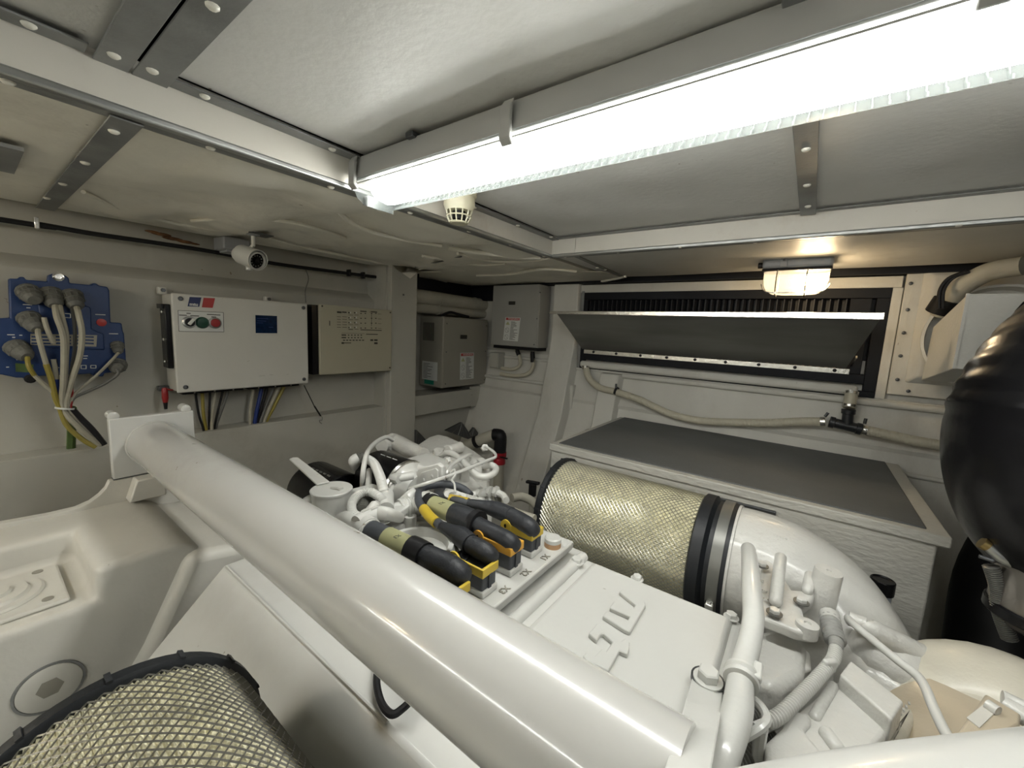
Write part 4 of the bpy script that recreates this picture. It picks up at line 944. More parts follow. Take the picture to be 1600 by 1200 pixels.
# steel lifting strap bolted at the corner
t = thing('lifting_strap', 'flat white strap with large chipped bolt at cover corner', 'bracket')
st_ = [(at(1083, 1052, 'z', -.506), at(1130, 1075, 'z', -.506)), (at(1072, 1092, 'z', -.485), at(1127, 1112, 'z', -.485)), (at(1062, 1128, 'z', -.36), at(1121, 1146, 'z', -.36)), (at(1040, 1195, 'z', -.322), at(1112, 1200, 'z', -.322)), (at(1005, 1300, 'z', -.322), at(1090, 1300, 'z', -.322))]
b = MB(); n5 = len(st_)
vs = [p for l, r in st_ for p in (l, r, r-Z3*.007, l-Z3*.007)]
b.add(vs, [(4*i+j, 4*i+(j+1) % 4, 4*i+4+(j+1) % 4, 4*i+4+j) for i in range(n5-1) for j in range(4)]+[(0, 1, 2, 3), (4*n5-4, 4*n5-3, 4*n5-2, 4*n5-1)])
ob('strap_plate', b, 'engine_paint', t, bevel=.0015)
ob('strap_leg', MB().box(-.085, -.035, .30, .62, -.60, -.53), 'engine_paint', t)
bolt(at(1106, 1062, 'z', -.498), Z3, .0150, t, name='strap_bolt', mat='engine_paint', h=.014); q = at(1106, 1063, 'z', -.503)
ob('bolt_washer', MB().lathe([(.0235, -.004), (.0235, .003), (.018, .0045)], q, Z3, 24), 'dark_steel', t)
# connector plate and four harness plugs
t = thing('connector_plate', 'white plate lettered X1 X2 X3 along the plugs', 'plate')
ob('plate_slab', MB().box(-.565, -.413, .47, .858, -.528, -.508), 'engine_paint', t, bevel=.004)
for s_, px, py in (('X1', 845, 868), ('X2', 818, 893), ('X3', 781, 918)):
    text('raised_lettering', s_, .021, V(-.430, at(px, py, 'z', -.507).y, -.5075), (0, -1, 0), (1, 0, 0), 'cabinet_grey', t, .0012, .0003)
t = thing('filler_cap', 'round white cap on copper ring at end of connector plate', 'cap')
q = at(864, 842, 'z', -.49); q.z = -.509
ob('copper_ring', MB().lathe([(.020, 0), (.020, .012), (.018, .013)], q, Z3, 28), 'copper_trim', t)
ob('cap_top', MB().lathe([(.020, .013), (.020, .022), (.017, .025), (.001, .025)], q, Z3, 28), 'engine_paint', t)
def harness_plug(label, x0, x1, yc, lockmat, ztop=-.452, w2=.021):
    t = thing('harness_plug', label, 'plug')
    ob('plug_socket', MB().box(x0-.004, x1+.004, yc-w2-.002, yc+w2+.002, -.508, -.494), 'engine_paint', t, bevel=.003)
    ob('socket_body', MB().box(x0, x1, yc-w2, yc+w2, -.496, ztop-.008), 'grey_plastic', t, bevel=.003)
    ob('body_rib', MB().box(x1-.001, x1+.003, yc-.004, yc+.004, -.494, ztop-.012), 'grey_plastic', t)
    ob('body_rib', MB().box(x0+.03, x0+.036, yc-w2-.003, yc-w2+.001, -.494, ztop-.012), 'grey_plastic', t)
    # open lock frame with an eye at its far end
    b = MB(); th = .0035
    for a in ((x1-th, x1+.003, yc-w2-.003, yc+w2+.003), (x0+.02, x1, yc-w2-.003, yc-w2+th-.002), (x0+.02, x1, yc+w2-th+.002, yc+w2+.003)):
        b.box(*a, ztop-.014, ztop+.004)
    lk = ob('lock_frame', b, lockmat, t, bevel=.0015)
    ob('lock_eye', MB().lathe([(.0155, 0), (.0155, .004), (.006, .004), (.006, 0), (.0155, 0)], (x0+.022, yc-w2-.004, ztop-.002), Y3, 20), lockmat, lk)
    ob('lock_pin', MB().cyl((x0+.018, yc-w2-.003, ztop-.002), (x0+.018, yc-w2+.004, ztop-.002), .0055, n=12), 'black_rubber', lk)
    return t
HA = harness_plug('thick plug with yellow lock nearest the big pipe', -.540, -.442, .482, 'yellow_lock')
HB = harness_plug('slim-cabled plug with yellow lock, second from the big pipe', -.540, -.446, .568, 'yellow_lock')
HC = harness_plug('thick plug with orange lock, third from the big pipe', -.555, -.447, .657, 'orange_lock', ztop=-.448)
HD = harness_plug('slim-cabled plug with yellow lock nearest the round white cap', -.545, -.452, .744, 'yellow_lock')
def seg(par, nm, pts, r, mat, z, n=18, sub=5): return ob(nm, MB().tube(pz(pts, z), r, n, sub=sub), mat, par)
Z_ = -.438
# A
seg(HA, 'plug_boot', [(660, 866), (675, 873), (700, 884), (714, 893), (722, 900, Z_-.012)], [.021, .0225, .022, .0215, .0205], 'dark_sleeve', Z_)
seg(HA, 'clamp_collar', [(641, 858), (651, 862), (664, 869)], [.0265, .0265, .026], 'black_rubber', Z_)
seg(HA, 'label_sleeve', [(605, 841), (624, 850), (641, 858)], .0235, 'olive_label', Z_-.006)
seg(HA, 'ribbed_sleeve', [(578, 829), (592, 835), (606, 842)], .023, 'grey_plastic', Z_-.008)
lb = text('sleeve_lettering', 'X3', .013, at(620, 838, 'z', Z_+.022), (0, -1, 0), (1, 0, 0), 'print_black', HA, .0003)
# C
seg(HC, 'plug_boot', [(745, 819), (760, 827), (785, 839), (797, 846), (803, 852, Z_-.012)], [.0185, .0185, .018, .0175, .017], 'dark_sleeve', Z_)
seg(HC, 'clamp_collar', [(708, 802), (725, 809), (742, 817)], [.025, .027, .027], 'dark_sleeve', Z_)
ob('clamp_band', MB().tube(pz([(740, 815), (748, 819)], Z_), [.029, .029], 20), 'black_rubber', HC)
seg(HC, 'label_sleeve', [(676, 789), (692, 795), (709, 802)], .0235, 'olive_label', Z_-.004)
seg(HC, 'rubber_end', [(668, 785), (677, 789)], .0255, 'black_rubber', Z_-.004)
text('sleeve_lettering', 'X2', .013, at(690, 786, 'z', Z_+.024), (0, -1, 0), (1, 0, 0), 'print_black', HC, .0003)
# B
seg(HB, 'plug_boot', [(735, 850), (748, 857), (760, 864), (768, 871, Z_-.012)], [.018, .0195, .019, .0175], 'dark_sleeve', Z_)
seg(HB, 'boot_neck', [(690, 822), (705, 830), (720, 838), (735, 850)], [.0105, .015, .021, .020], 'dark_sleeve', Z_)
cb = seg(HB, 'plug_cable', [(735, 774, -.45), (722, 763, -.44), (700, 757, -.43), (676, 758, -.43), (659, 764, -.43), (654, 778, -.43), (659, 792), (671, 806), (690, 822)], .0105, 'grey_plastic', Z_, 14)
ob('cable_label', MB().tube(pz([(662, 795), (671, 807), (682, 817)], Z_), .0122, 14), 'mustard_label', cb)
# D
seg(HD, 'plug_boot', [(798, 806), (815, 815), (828, 823), (834, 830, Z_-.012)], [.020, .020, .019, .017], 'dark_sleeve', Z_)
seg(HD, 'boot_neck', [(732, 787), (755, 791), (775, 796), (798, 806)], [.0115, .015, .020, .021], 'dark_sleeve', Z_)
cb = seg(HD, 'plug_cable', [(690, 762, -.47), (684, 770, -.46), (690, 778, -.45), (706, 781), (732, 787)], .012, 'grey_plastic', Z_, 14)
ob('cable_label', MB().tube(pz([(703, 780), (718, 783), (731, 786)], Z_), .0132, 14), 'mustard_label', cb)
ring = MB()
# small chain loops below the locks
for H, p in ((HA, (672, 890)), (HB, (728, 868)), (HC, (736, 836)), (HD, (794, 815))):
    q = at(*p, 'z', -.455); ob('lock_chain', MB().tube([q+V(math.cos(a)*.008, math.sin(a)*.012, math.sin(a*2)*.004) for a in [i*.52 for i in range(13)]], .0018, 5), 'black_rubber', H)
# white hose necks feeding the thick plugs
t = thing('harness_elbow', 'cream elbow conduit feeding the nearest thick plug', 'conduit')
seg(t, 'elbow_tube', [(528, 826, -.50), (536, 815, -.47), (550, 814), (566, 822), (580, 830)], [.020, .022, .0235, .0245, .025], 'engine_paint', Z_-.008)
seg(t, 'elbow_collar', [(569, 823), (578, 829)], [.027, .027], 'engine_paint', Z_-.008)
t = thing('ribbed_conduit', 'cream ribbed conduit running to the orange-locked plug', 'conduit')
ob('ribbed_tube', MB().corr(pz([(624, 797), (640, 793), (655, 790)], Z_-.03), .027, .006, .001, 18), 'engine_paint', t)
seg(t, 'conduit_neck', [(655, 789, Z_-.025), (664, 784, Z_-.01), (674, 788)], [.025, .027, .028], 'engine_paint', Z_-.006)
seg(t, 'conduit_tail', [(600, 803), (625, 797)], [.018, .022], 'engine_paint', Z_-.03)
t = thing('breather_hose', 'short cream hose with clamp above the nearest plug elbow', 'hose')
seg(t, 'hose_tube', [(556, 816), (572, 808), (590, 802), (606, 803), (624, 809, -.47)], [.014, .016, .016, .015, .013], 'engine_paint', -.43)
for p in ((571, 808), (585, 804)): q = at(*p, 'z', -.43); ob('hose_clamp', MB().cyl(q-X3*.004, q+X3*.004, .0185, n=16), 'engine_paint', t)
bolt(at(600, 815, 'z', -.45), Z3, .010, t, name='clamp_nut')
# round pump cover in the valley
t = thing('pump_cover', 'round ridged white cover with central boss between the plugs', 'cover')
c = V(-.665, .575, -.503)
ob('ridged_disc', MB().lathe([(.150, -.05), (.150, 0), (.142, .006), (.134, .006), (.130, -.010), (.119, -.010), (.115, .010), (.106, .010), (.102, -.010), (.088, -.010), (.083, .012), (.072, .012), (.068, -.006), (.04, -.004), (.001, -.004)], c, Z3, 56), 'engine_paint', t)
q = at(641, 806, 'z', -.475); ob('centre_boss', MB().lathe([(.016, -.07), (.0155, 0), (.007, 0), (.006, -.006), (.001, -.006)], q, Z3, 22), 'engine_paint', t)
ob('guard_arm', MB().tube(pz([(655, 812), (690, 826), (715, 846), (727, 866), (724, 876)], -.50), .009, 8, sub=5), 'engine_paint', t)
# spin on filters
def canister(label, pl, pr, z, r, wrt, name='oil_filter', zr=None):
    t = thing(name, label, 'filter'); A = at(*pl, 'z', z); B = at(*pr, 'z', zr or z); B.y = A.y; d = (B-A).normalized(); L_ = (B-A).length
    ob('filter_can', MB().lathe([(.001, 0), (r*.72, .0), (r*.93, .008), (r, .022), (r, L_)], A, d, 36), 'black_gloss', t)
    ob('filter_rim', MB().lathe([(r, L_), (r*1.03, L_+.003), (r*1.0, L_+.008), (r*.97, L_+.012), (r*1.02, L_+.014), (r*.9, L_+.016)], A, d, 36), 'bright_steel' if wrt else 'black_gloss', t)
    if wrt: 
        ob('filter_neck', MB().lathe([(r*.97, L_+.010), (r*.95, L_+.02), (r*.80, L_+.035), (r*.6, L_+.06)], A, d, 32), 'engine_paint', t)
        for k in range(3): ob('printed_line', MB().cyl(A+d*(L_*.35+k*.03)+V(0, -r*.15, r*.992), A+d*(L_*.35+.022+k*.03)+V(0, -r*.15, r*.992), .0012, n=4), 'label_white', t)
        text('printed_lettering', 'mtu', .05, A+d*L_*.55+V(0, -r*.93, -r*.38)+V(0, -.002, 0), (1, 0, 0), (0, -.1, 1), 'label_white', t, .0004)
    else:
        for k in range(5): ob('printed_mark', MB().cyl(A+d*(L_*.32+k*.024)+V(0, -r*.30, r*.958), A+d*(L_*.32+.014+k*.024)+V(0, -r*.30, r*.958), .0035, n=5), 'cable_grey', t)
    return A, B
canister('glossy black oil filter with white print and steel rim', (583, 739), (645, 756), -.50, .082, True)
canister('matt black oil filter behind the lever topped cup', (486, 760), (548, 782), -.58, .094, False)
# cup shaped filter housing with lever
t = thing('lever_cup', 'white cup shaped housing with flat lever handle on lid', 'housing')
q = at(518, 764, 'z', -.435)
ob('cup_wall', MB().lathe([(.040, -.30), (.041, -.12), (.046, -.045), (.049, -.008), (.049, -.004)], q, Z3, 36), 'engine_paint', t)
ob('cup_lid', MB().lathe([(.051, -.006), (.052, 0), (.050, .002), (.001, .002)], q, Z3, 40), 'engine_paint', t)
la, lc_ = at(505, 757, 'z', -.432), at(459, 718, 'z', -.425); dv = (la-lc_).normalized(); sd = dv.cross(Z3).normalized()*.0165
ob('lever_blade', MB().prism([lc_-sd*.75, lc_-dv*.008, lc_+sd*.75, la+sd, la-sd], (0, 0, .005)), 'engine_paint', t, bevel=.0015)
ob('centre_stub', MB().tube([q+Z3*.002, q+V(.018, .008, .006), q+V(.03, .01, .004)], .006, 8), 'engine_paint', t)
bl = at(552, 765, 'z', -.45); ob('side_lug', MB().hexa([(bl.x-.01, bl.y-.01, -.49), (bl.x+.05, bl.y+.02, -.49), (bl.x+.06, bl.y+.07, -.49), (bl.x, bl.y+.06, -.49)], [(bl.x-.01, bl.y-.01, -.448), (bl.x+.05, bl.y+.02, -.448), (bl.x+.06, bl.y+.07, -.448), (bl.x, bl.y+.06, -.448)]), 'engine_paint', t, bevel=.006)
ob('housing_foot', MB().lathe([(.09, -.35), (.08, -.19), (.055, -.15), (.04, -.14)], q, Z3, 30), 'engine_paint', t)
q2 = at(487, 790, 'z', -.50); ob('side_boss', MB().ball(q2, .03, 16), 'engine_paint', t)
# ribbed wire loop and thick ribbed hose
t = thing('ribbed_loop', 'white ribbed conduit looping beside the lever cup', 'conduit')
ob('loop_tube', MB().corr(pz([(598, 781), (582, 770), (566, 770), (553, 780), (549, 794), (555, 806), (568, 808), (580, 799), (588, 788)], -.43), .0095, .0075, .0017, 12), 'engine_paint', t)
ob('loop_plug', MB().cyl(at(574, 804, 'z', -.43), at(586, 789, 'z', -.42), .012, n=12), 'engine_paint', t)
ob('wound_core', MB().corr(pz([(566, 798), (570, 786), (582, 780)], -.46), .014, .005, .002, 10), 'connector_grey', t)
t = thing('thick_hose', 'thick cream hose arching down before glossy black filter', 'hose')
ob('hose_tube', MB().corr(pz([(572, 716), (584, 724), (592, 740), (598, 760), (602, 785, -.46)], -.42),   .0130, .006, .0006, 14), 'engine_paint', t)
q = at(570, 716, 'z', -.42); ob('dark_collar', MB().tube(pz([(560, 716), (566, 714), (572, 718)], -.42), .016, 14), 'cable_grey', t)
seg(t, 'hose_foot', [(601, 775), (603, 797)], [.024, .020], 'engine_paint', -.45)
seg(t, 'hose_elbow', [(556, 728, -.46), (553, 720, -.43), (560, 715)], [.017, .017, .016], 'engine_paint', -.42)
t = thing('bent_tube', 'slim white tube bent over the glossy black filter', 'pipe')
seg(t, 'tube_body', [(566, 765, -.50), (567, 740, -.44), (572, 712), (580, 698), (592, 688), (604, 683), (614, 688, -.42)], .0075, 'engine_paint', -.40, 12)
t = thing('thin_tube', 'thin cream tube beside the slim bent tube', 'pipe')
seg(t, 'tube_body', [(575, 768, -.47), (577, 735, -.45)], .009, 'engine_paint', -.45, 10)
seg(t, 'stay_rod', [(605, 775), (618, 752)], .006, 'engine_paint', -.45, 10)
# filter head casting with the square cover
t = thing('filter_head', 'white filter head casting with square bolted cover', 'casting')
seg(t, 'head_neck', [(637, 750), (652, 748), (668, 748)], [.056, .052, .046], 'engine_paint', -.485)
ob('head_block', MB().box(-1.03, -.86, .80, .93, -.60, -.43), 'engine_paint', t, bevel=.02, seg=4)
F = lambda px, py: at(px, py, 'y', .80)
ob('square_cover', MB().prism([F(*p) for p in ((655, 742), (660, 730), (690, 722), (697, 727), (697, 747), (690, 756), (663, 762), (655, 757))], (0, -.016, 0)), 'engine_paint', t, bevel=.004)
ob('cover_face', MB().prism([F(*p)+V(0, -.016, 0) for p in ((662, 744), (666, 736), (688, 729), (692, 733), (692, 744), (686, 752), (666, 756), (662, 752))], (0, -.004, 0)), 'engine_paint', t, bevel=.0015)
for p in ((670, 747), (683, 741)): ob('face_dimple', MB().ball(F(*p)+V(0, -.019, 0), .006, 10, (1, .5, 1)), 'engine_paint', t)
for p in ((650, 741), (700, 722), (652, 762)): bolt(F(*p)+V(0, .002, .004), -Y3, .008, t)
ob('hex_plug', MB().hexnut(at(624, 749, 'z', -.43), (-1, -.1, -.05), .014, .03), 'engine_paint', t, smooth=25)
seg(t, 'plug_stub', [(622, 747), (645, 743)], .012, 'engine_paint', -.43)
seg(t, 'web_strut', [(652, 765), (640, 775), (622, 790, -.48)], [.012, .014, .012], 'engine_paint', -.44)
blob('web_plate', [(608, 795), (640, 770), (660, 760), (672, 765), (650, 782), (622, 802)], -.45, .02, 'engine_paint', t, .004)
# rear housing (intercooler) behind
t = thing('rear_housing', 'lumpy white cooler casting at far end of engine', 'casting')
blob('casting_body', [(640, 706), (664, 692), (700, 700), (740, 716), (758, 728), (742, 745), (760, 760), (762, 800), (700, 805), (690, 770), (672, 730)], -.485, .22, 'cast_paint', t, .022, 4)
blob('casting_crown', [(650, 694), (668, 682), (684, 677), (702, 681), (722, 690), (745, 704), (762, 716), (768, 728), (750, 734), (720, 726), (690, 716), (660, 706)], -.455, .10, 'cast_paint', t, .018, 4)
blob('casting_step', [(648, 712), (656, 706), (660, 712), (700, 722), (690, 738), (640, 730)], -.445, .10, 'cast_paint', t, .014, 4)
seg(t, 'intake_pipe', [(596, 696), (615, 690), (640, 702), (662, 712)], [.028, .031, .03, .027], 'cast_paint', -.46)
seg(t, 'pipe_bead', [(611, 690), (616, 691)], [.034, .034], 'cast_paint', -.455)
for p, r in (((685, 703), .020), ((700, 697), .017), ((716, 700), .018), ((735, 720), .024), ((672, 712), .018), ((752, 718), .014), ((661, 722), .012), ((727, 732), .012)):
    q = at(*p, 'z', -.44); ob('cast_boss', MB().lathe([(r*1.2, -.05), (r, -.008), (r*.85, 0), (.001, .001)], q, (.15, -.2, 1), 20), 'cast_paint', t)
ob('oval_cover', MB().tube(pz([(700, 704), (720, 698)], -.432), [.020, .020], 16), 'cast_paint', t, bevel=.004)
blob('lower_case', [(690, 735), (735, 730), (765, 745), (770, 790), (735, 800), (700, 780)], -.50, .22, 'engine_paint', t, .014)
t = thing('looped_pipe', 'stout white pipe making a hairpin on far end of engine', 'pipe')
seg(t, 'pipe_body', [(688, 714, -.45), (700, 707), (716, 714), (732, 730), (745, 742), (758, 745), (771, 740), (775, 732), (768, 727), (757, 729, -.45)], .0098, 'engine_paint', -.42, 14)
t = thing('injection_line', 'thin white line crossing over the hairpin pipe', 'pipe')
seg(t, 'line_tube', [(640, 764, -.44), (664, 756), (700, 744), (740, 728), (765, 718), (774, 714), (773, 708), (766, 702), (758, 698)], .0048, 'engine_paint', -.405, 8, 6)
ob('line_nut', MB().hexnut(at(758, 699, 'z', -.41), (-.5, .4, -.3), .013, .022), 'engine_paint', t, smooth=25)
t = thing('return_line', 'thin white line curving over the square cover', 'pipe')
seg(t, 'line_tube', [(699, 748, -.44), (700, 736), (707, 726), (718, 718), (732, 711), (736, 712, -.43)], .0062, 'engine_paint', -.41, 8, 6)
t = thing('ring_tag', 'white cable eyelet bent above the slim plug cables', 'tag')
seg(t, 'eyelet_arm', [(704, 738), (710, 734), (711, 742), (706, 750), (710, 756), (711, 770)], .0028, 'engine_paint', -.405, 6, 5)
q = at(706, 773, 'z', -.43); ob('eyelet_plate', MB().lathe([(.020, 0), (.020, .003), (.007, .003), (.007, 0), (.020, 0)], q, (.1, -.1, 1), 24), 'engine_paint', t)
q = at(718, 776, 'z', -.43); ob('eyelet_plate', MB().lathe([(.017, 0), (.017, .003), (.005, .003), (.005, 0), (.017, 0)], q, (.1, -.1, 1), 24), 'engine_paint', t)
t = thing('flat_rails', 'curved white rails behind the slim plug cables', 'bracket')
for k in range(3): seg(t, 'rail', [(716+k*3, 770+k*4), (745+k*2, 779+k*4), (774, 791+k*3)], .0035, 'engine_paint', -.445, 6)
# small pipework between the cooler casting and air filter
t = thing('small_valve_gear', 'cluster of small cream unions beside the air filter', 'valve')
seg(t, 'union_body', [(735, 774), (752, 771), (768, 768), (776, 770)], [.010, .012, .014, .012], 'engine_paint', -.48)
seg(t, 'union_arm', [(776, 770), (786, 774), (791, 782)], .010, 'engine_paint', -.48, 10)
for p in ((750, 770), (765, 768), (775, 768)): q = at(*p, 'z', -.475); ob('union_nut', MB().cyl(q-X3*.005, q+X3*.005, .016, n=6), 'engine_paint', t)
seg(t, 'union_leg', [(762, 772), (764, 790, -.52)], .012, 'engine_paint', -.49, 10); seg(t, 'union_leg', [(777, 775), (780, 790, -.52)], .010, 'connector_grey', -.49, 10)
t = thing('beige_hoses', 'two dull beige hoses curving down behind the plugs', 'hose')
seg(t, 'hose_tube', [(800, 778), (815, 776), (832, 784), (845, 800)], .016, 'duct_beige', -.62, 12); seg(t, 'hose_tube', [(775, 785), (800, 800), (835, 812)], .016, 'duct_beige', -.58, 12)
t = thing('black_tap', 'small black tap low between engine and hull', 'valve')
q = at(832, 764, 'z', -.70); ob('tap_body', MB().cyl(q-Z3*.03, q+Z3*.02, .018, n=10), 'black_rubber', t); ob('tap_stem', MB().cyl(q-Z3*.03, V(q.x, q.y, ZF), .012, n=10), 'duct_beige', t); ob('tap_handle', MB().obox(q+Z3*.03, (1, .3, 0), (0, 1, 0), Z3, .06, .018, .014), 'black_rubber', t, bevel=.004)
# ---------------------------------------------------------------- air filters
def air_filter(label, yc, zc, xl, xr, R_=.155, clamp=False):
    t = thing('air_filter', label, 'air filter')
    n = 180; b = MB()
    vs = []; fs = []
    for i, x in enumerate((xl+.018, xr-.018)):
        for k in range(n*2):
            a = math.pi*k/n; r = R_-(.0015 if k % 2 else .005)
            vs.append((x, yc+r*math.cos(a), zc+r*math.sin(a)))
    m = n*2
    fs = [(k, (k+1) % m, m+(k+1) % m, m+k) for k in range(m)]
    ob('pleated_medium', b.add(vs, fs), 'filter_medium', t, smooth=0)
    # expanded metal screen: crossing helical wires
    b = MB(); N = 72; L_ = xr-xl-.03
    for s in (-1, 1):
        for k in range(N):
            pts = []; st = 22
            for j in range(st+1):
                a = 2*math.pi*k/N+s*(L_*j/st)/R_*1.0
                pts.append((xl+.015+L_*j/st, yc+(R_+.0012)*math.cos(a), zc+(R_+.0012)*math.sin(a)))
            b.tube(pts, .00115, 3, cap=False)
    ob('wire_screen', b, 'filter_mesh_lit' if clamp else 'filter_mesh', t, kind='stuff', smooth=60)
    ob('far_end_ring', MB().lathe([(R_-.05, 0), (R_+.006, 0), (R_+.009, .004), (R_+.009, .018), (R_+.002, .022), (R_-.01, .022)], (xl, yc, zc), X3, 72), 'filter_rubber', t)
    for k in range(14):
        a = 2*math.pi*(k+.5)/14; u = V(0, math.cos(a), math.sin(a))
        ob('ring_notch', MB().obox(V(xl+.010, yc, zc)+u*(R_+.0085), X3, u.cross(X3), u, .018, .006, .005), 'dark_sleeve', t)
    ob('near_end_ring', MB().lathe([(R_-.01, 0), (R_+.002, 0), (R_+.009, .004), (R_+.009, .030), (R_+.001, .036), (R_-.004, .040), (R_-.004, .052)], (xr-.022, yc, zc), X3, 72), 'filter_rubber', t)
    if clamp:
        ob('band_clamp', MB().lathe([(R_-.002, 0), (R_+.004, 0), (R_+.004, .026), (R_-.002, .026)], (xr+.030, yc, zc), X3, 72), 'sheet_metal', t)
        a = math.radians(203); u = V(0, math.cos(a), math.sin(a)); c = V(xr+.043, yc, zc)+u*(R_+.012)
        ob('clamp_screw_housing', MB().obox(c, X3, u.cross(X3), u, .020, .040, .018), 'bright_steel', t, bevel=.003)
        ob('clamp_screw', MB().cyl(c+u.cross(X3)*.02, c+u.cross(X3)*-.045, .006, n=10), 'bright_steel', t)
        ob('rubber_seal', MB().lathe([(R_-.004, 0), (R_+.001, 0), (R_+.001, .010), (R_-.004, .010)], (xr+.056, yc, zc), X3, 60), 'filter_rubber', t)
    return t
air_filter('pleated cream air filter in wire screen before the equipment box', 1.217, -.603, -.66, -.172, clamp=True)
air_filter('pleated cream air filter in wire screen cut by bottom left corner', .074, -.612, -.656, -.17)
# ---------------------------------------------------------------- near bank cover
t = thing('bank_cover', 'smooth white sloping bank cover between pipe and near air filter', 'engine cover')
zt = -.60
b = MB(); sec = [(.335, zt), (.46, zt), (.46, zt-.05), (.345, zt-.06), (.02, -.985), (-.02, -.985), (-.02, -.955)]
xs = -1.085
b.hexa([(xs, y, z) for y, z in sec], [(-.18, y, z) for y, z in sec])
ob('cover_skin', b, 'engine_paint', t, bevel=.006, seg=3)
ob('ridge_bead', MB().tube([(xs+.01, .338, zt+.0), (-.45, .338, zt+.0)], .0035, 8), 'engine_paint', t)
t = thing('black_cable_loop', 'black cable loop poking out beneath the big pipe', 'cable')
ob('cable_loop', MB().tube([at(590, 1035, 'z', -.585), at(589, 1070, 'z', -.585), at(597, 1100, 'z', -.585), at(612, 1116, 'z', -.582), at(628, 1108, 'z', -.578), at(645, 1090, 'z', -.565), at(660, 1060, 'z', -.56)], .0058, 10, sub=6), 'black_rubber', t)
# ---------------------------------------------------------------- gearbox side housing, lower left
t = thing('side_housing', 'large cream cast housing with stepped top in the lower left', 'housing')
zt = -.556
def roundpoly(pts, r=.0): return pts
b = MB()
A_ = [(-1.2, zt), (.275, zt), (.318, zt-.026), (.335, zt-.07), (.335, -1.38), (-1.2, -1.38)]
blk = ob('housing_block', MB().hexa([(-1.60, y, z) for y, z in A_], [(-1.19, y, z) for y, z in A_]), 'housing_paint', t)
cut = ob('cutter', MB().hexa([(-1.455, -1.3, -.5), (-1.455, -1.3, -.632), (-1.0, -1.3, -.632), (-1.0, -1.3, -.5)], [(-1.455, .13, -.5), (-1.455, .13, -.632), (-1.0, .13, -.632), (-1.0, .13, -.5)]), 'housing_paint')
bm_ = blk.modifiers.new('cut', 'BOOLEAN'); bm_.operation = 'DIFFERENCE'; bm_.object = cut
bpy.context.view_layer.update()
me_ = bpy.data.meshes.new_from_object(blk.evaluated_get(bpy.context.evaluated_depsgraph_get()))
blk.modifiers.clear(); blk.data = me_; bpy.data.objects.remove(cut)
me_.materials.clear(); me_.materials.append(M['housing_paint']); me_.name = 'housing_block'
bv = blk.modifiers.new('bevel', 'BEVEL'); bv.width = .018; bv.segments = 5; bv.use_clamp_overlap = False; bv.limit_method = 'ANGLE'
ob('bell_shoulder', MB().prism([(-1.60, .29, -.585), (-1.60, .70, -.66), (-1.60, .70, -1.3), (-1.60, .02, -1.3), (-1.60, .10, -.95), (-1.60, .20, -.78)], (.435, 0, 0)), 'housing_paint', t, bevel=.025, seg=4)
ob('plug_ring', MB().lathe([(.052, -.002), (.052, .003), (.048, .003), (.048, -.002), (.052, -.002)], (-1.19, .052, -.782), X3, 40), 'aluminium_dull', t)
pr_ = ob('round_plug', MB().lathe([(.047, -.001), (.047, .003), (.045, .004), (.020, .004)], (-1.19, .052, -.782), X3, 40), 'housing_paint', t)
ob('hex_socket', MB().lathe([(.021, 0), (.020, .0045), (.0, .0045)], (-1.19, .052, -.782), X3, 6), 'cabinet_grey', pr_, smooth=20)
fc = V(-1.335, -.012, -.63)
fl = ob('flange_cover', MB().lathe([(.080, 0), (.080, .010), (.076, .014), (.060, .014), (.056, .020), (.034, .020), (.031, .026), (.014, .026), (.012, .022), (.001, .022)], fc, Z3, 48), 'housing_paint', t)
ob('flange_base', MB().box(fc.x-.095, fc.x+.105, fc.y-.11, fc.y+.108, -.632, -.622), 'housing_paint', t, bevel=.006)
for dx, dy in ((.078, .078), (.078, -.08), (-.075, .075)):
    ob('base_hole', MB().lathe([(.009, 0), (.009, .0015), (.001, .0015)], (fc.x+dx, fc.y+dy, -.622), Z3, 14), 'cabinet_grey', fl)
# web plate and pipe flange
t = thing('crossover_pipe', 'big glossy cream pipe with square flange crossing the engine', 'pipe')
ob('pipe_barrel', MB().lathe([(.0655, -.002), (.0655, .6), (.0655, 1.53)], (-1.575, .325, -.393), X3, 64), 'pipe_paint', t)
ob('weld_bead', MB().lathe([(.066, .0), (.0685, .004), (.0665, .009), (.066, .010)], (-1.575, .325, -.393), X3, 56), 'pipe_paint', t)
ob('square_flange', MB().box(-1.60, -1.575, .228, .425, -.484, -.306), 'engine_paint', t, bevel=.003)
for y in (.240, .408): ob('flange_stud', MB().lathe([(.013, -.02), (.013, .018), (.010, .02), (.001, .02)], (-1.60, y, -.300), X3, 16), 'engine_paint', t)
ob('flange_gasket', MB().box(-1.602, -1.576, .228, .425, -.4865, -.484), 'dark_steel', t)
arc = [(.228-.09+.09*math.sin(a*math.pi/16), -.487-.062*(1-(1-math.cos(a*math.pi/16)))) for a in range(9)]
web = [(-1.0, -.60), (-1.0, -.530), (.0, -.541), (.10, -.547), (.150, -.546), (.178, -.537), (.198, -.522), (.212, -.506), (.220, -.487), (.425, -.487), (.425, -.60)]
ob('curved_web', MB().prism([(-1.602, y, z) for y, z in web], (.024, 0, 0)), 'housing_paint', t, bevel=.002)
# bracket between housing and pipe: pale lit bevel ledge
ob('web_foot', MB().prism([(-1.58, .25, -.55), (-1.58, .335, -.55), (-1.58, .335, -.487), (-1.58, .27, -.487)], (.05, 0, 0)), 'housing_paint', t, bevel=.004)
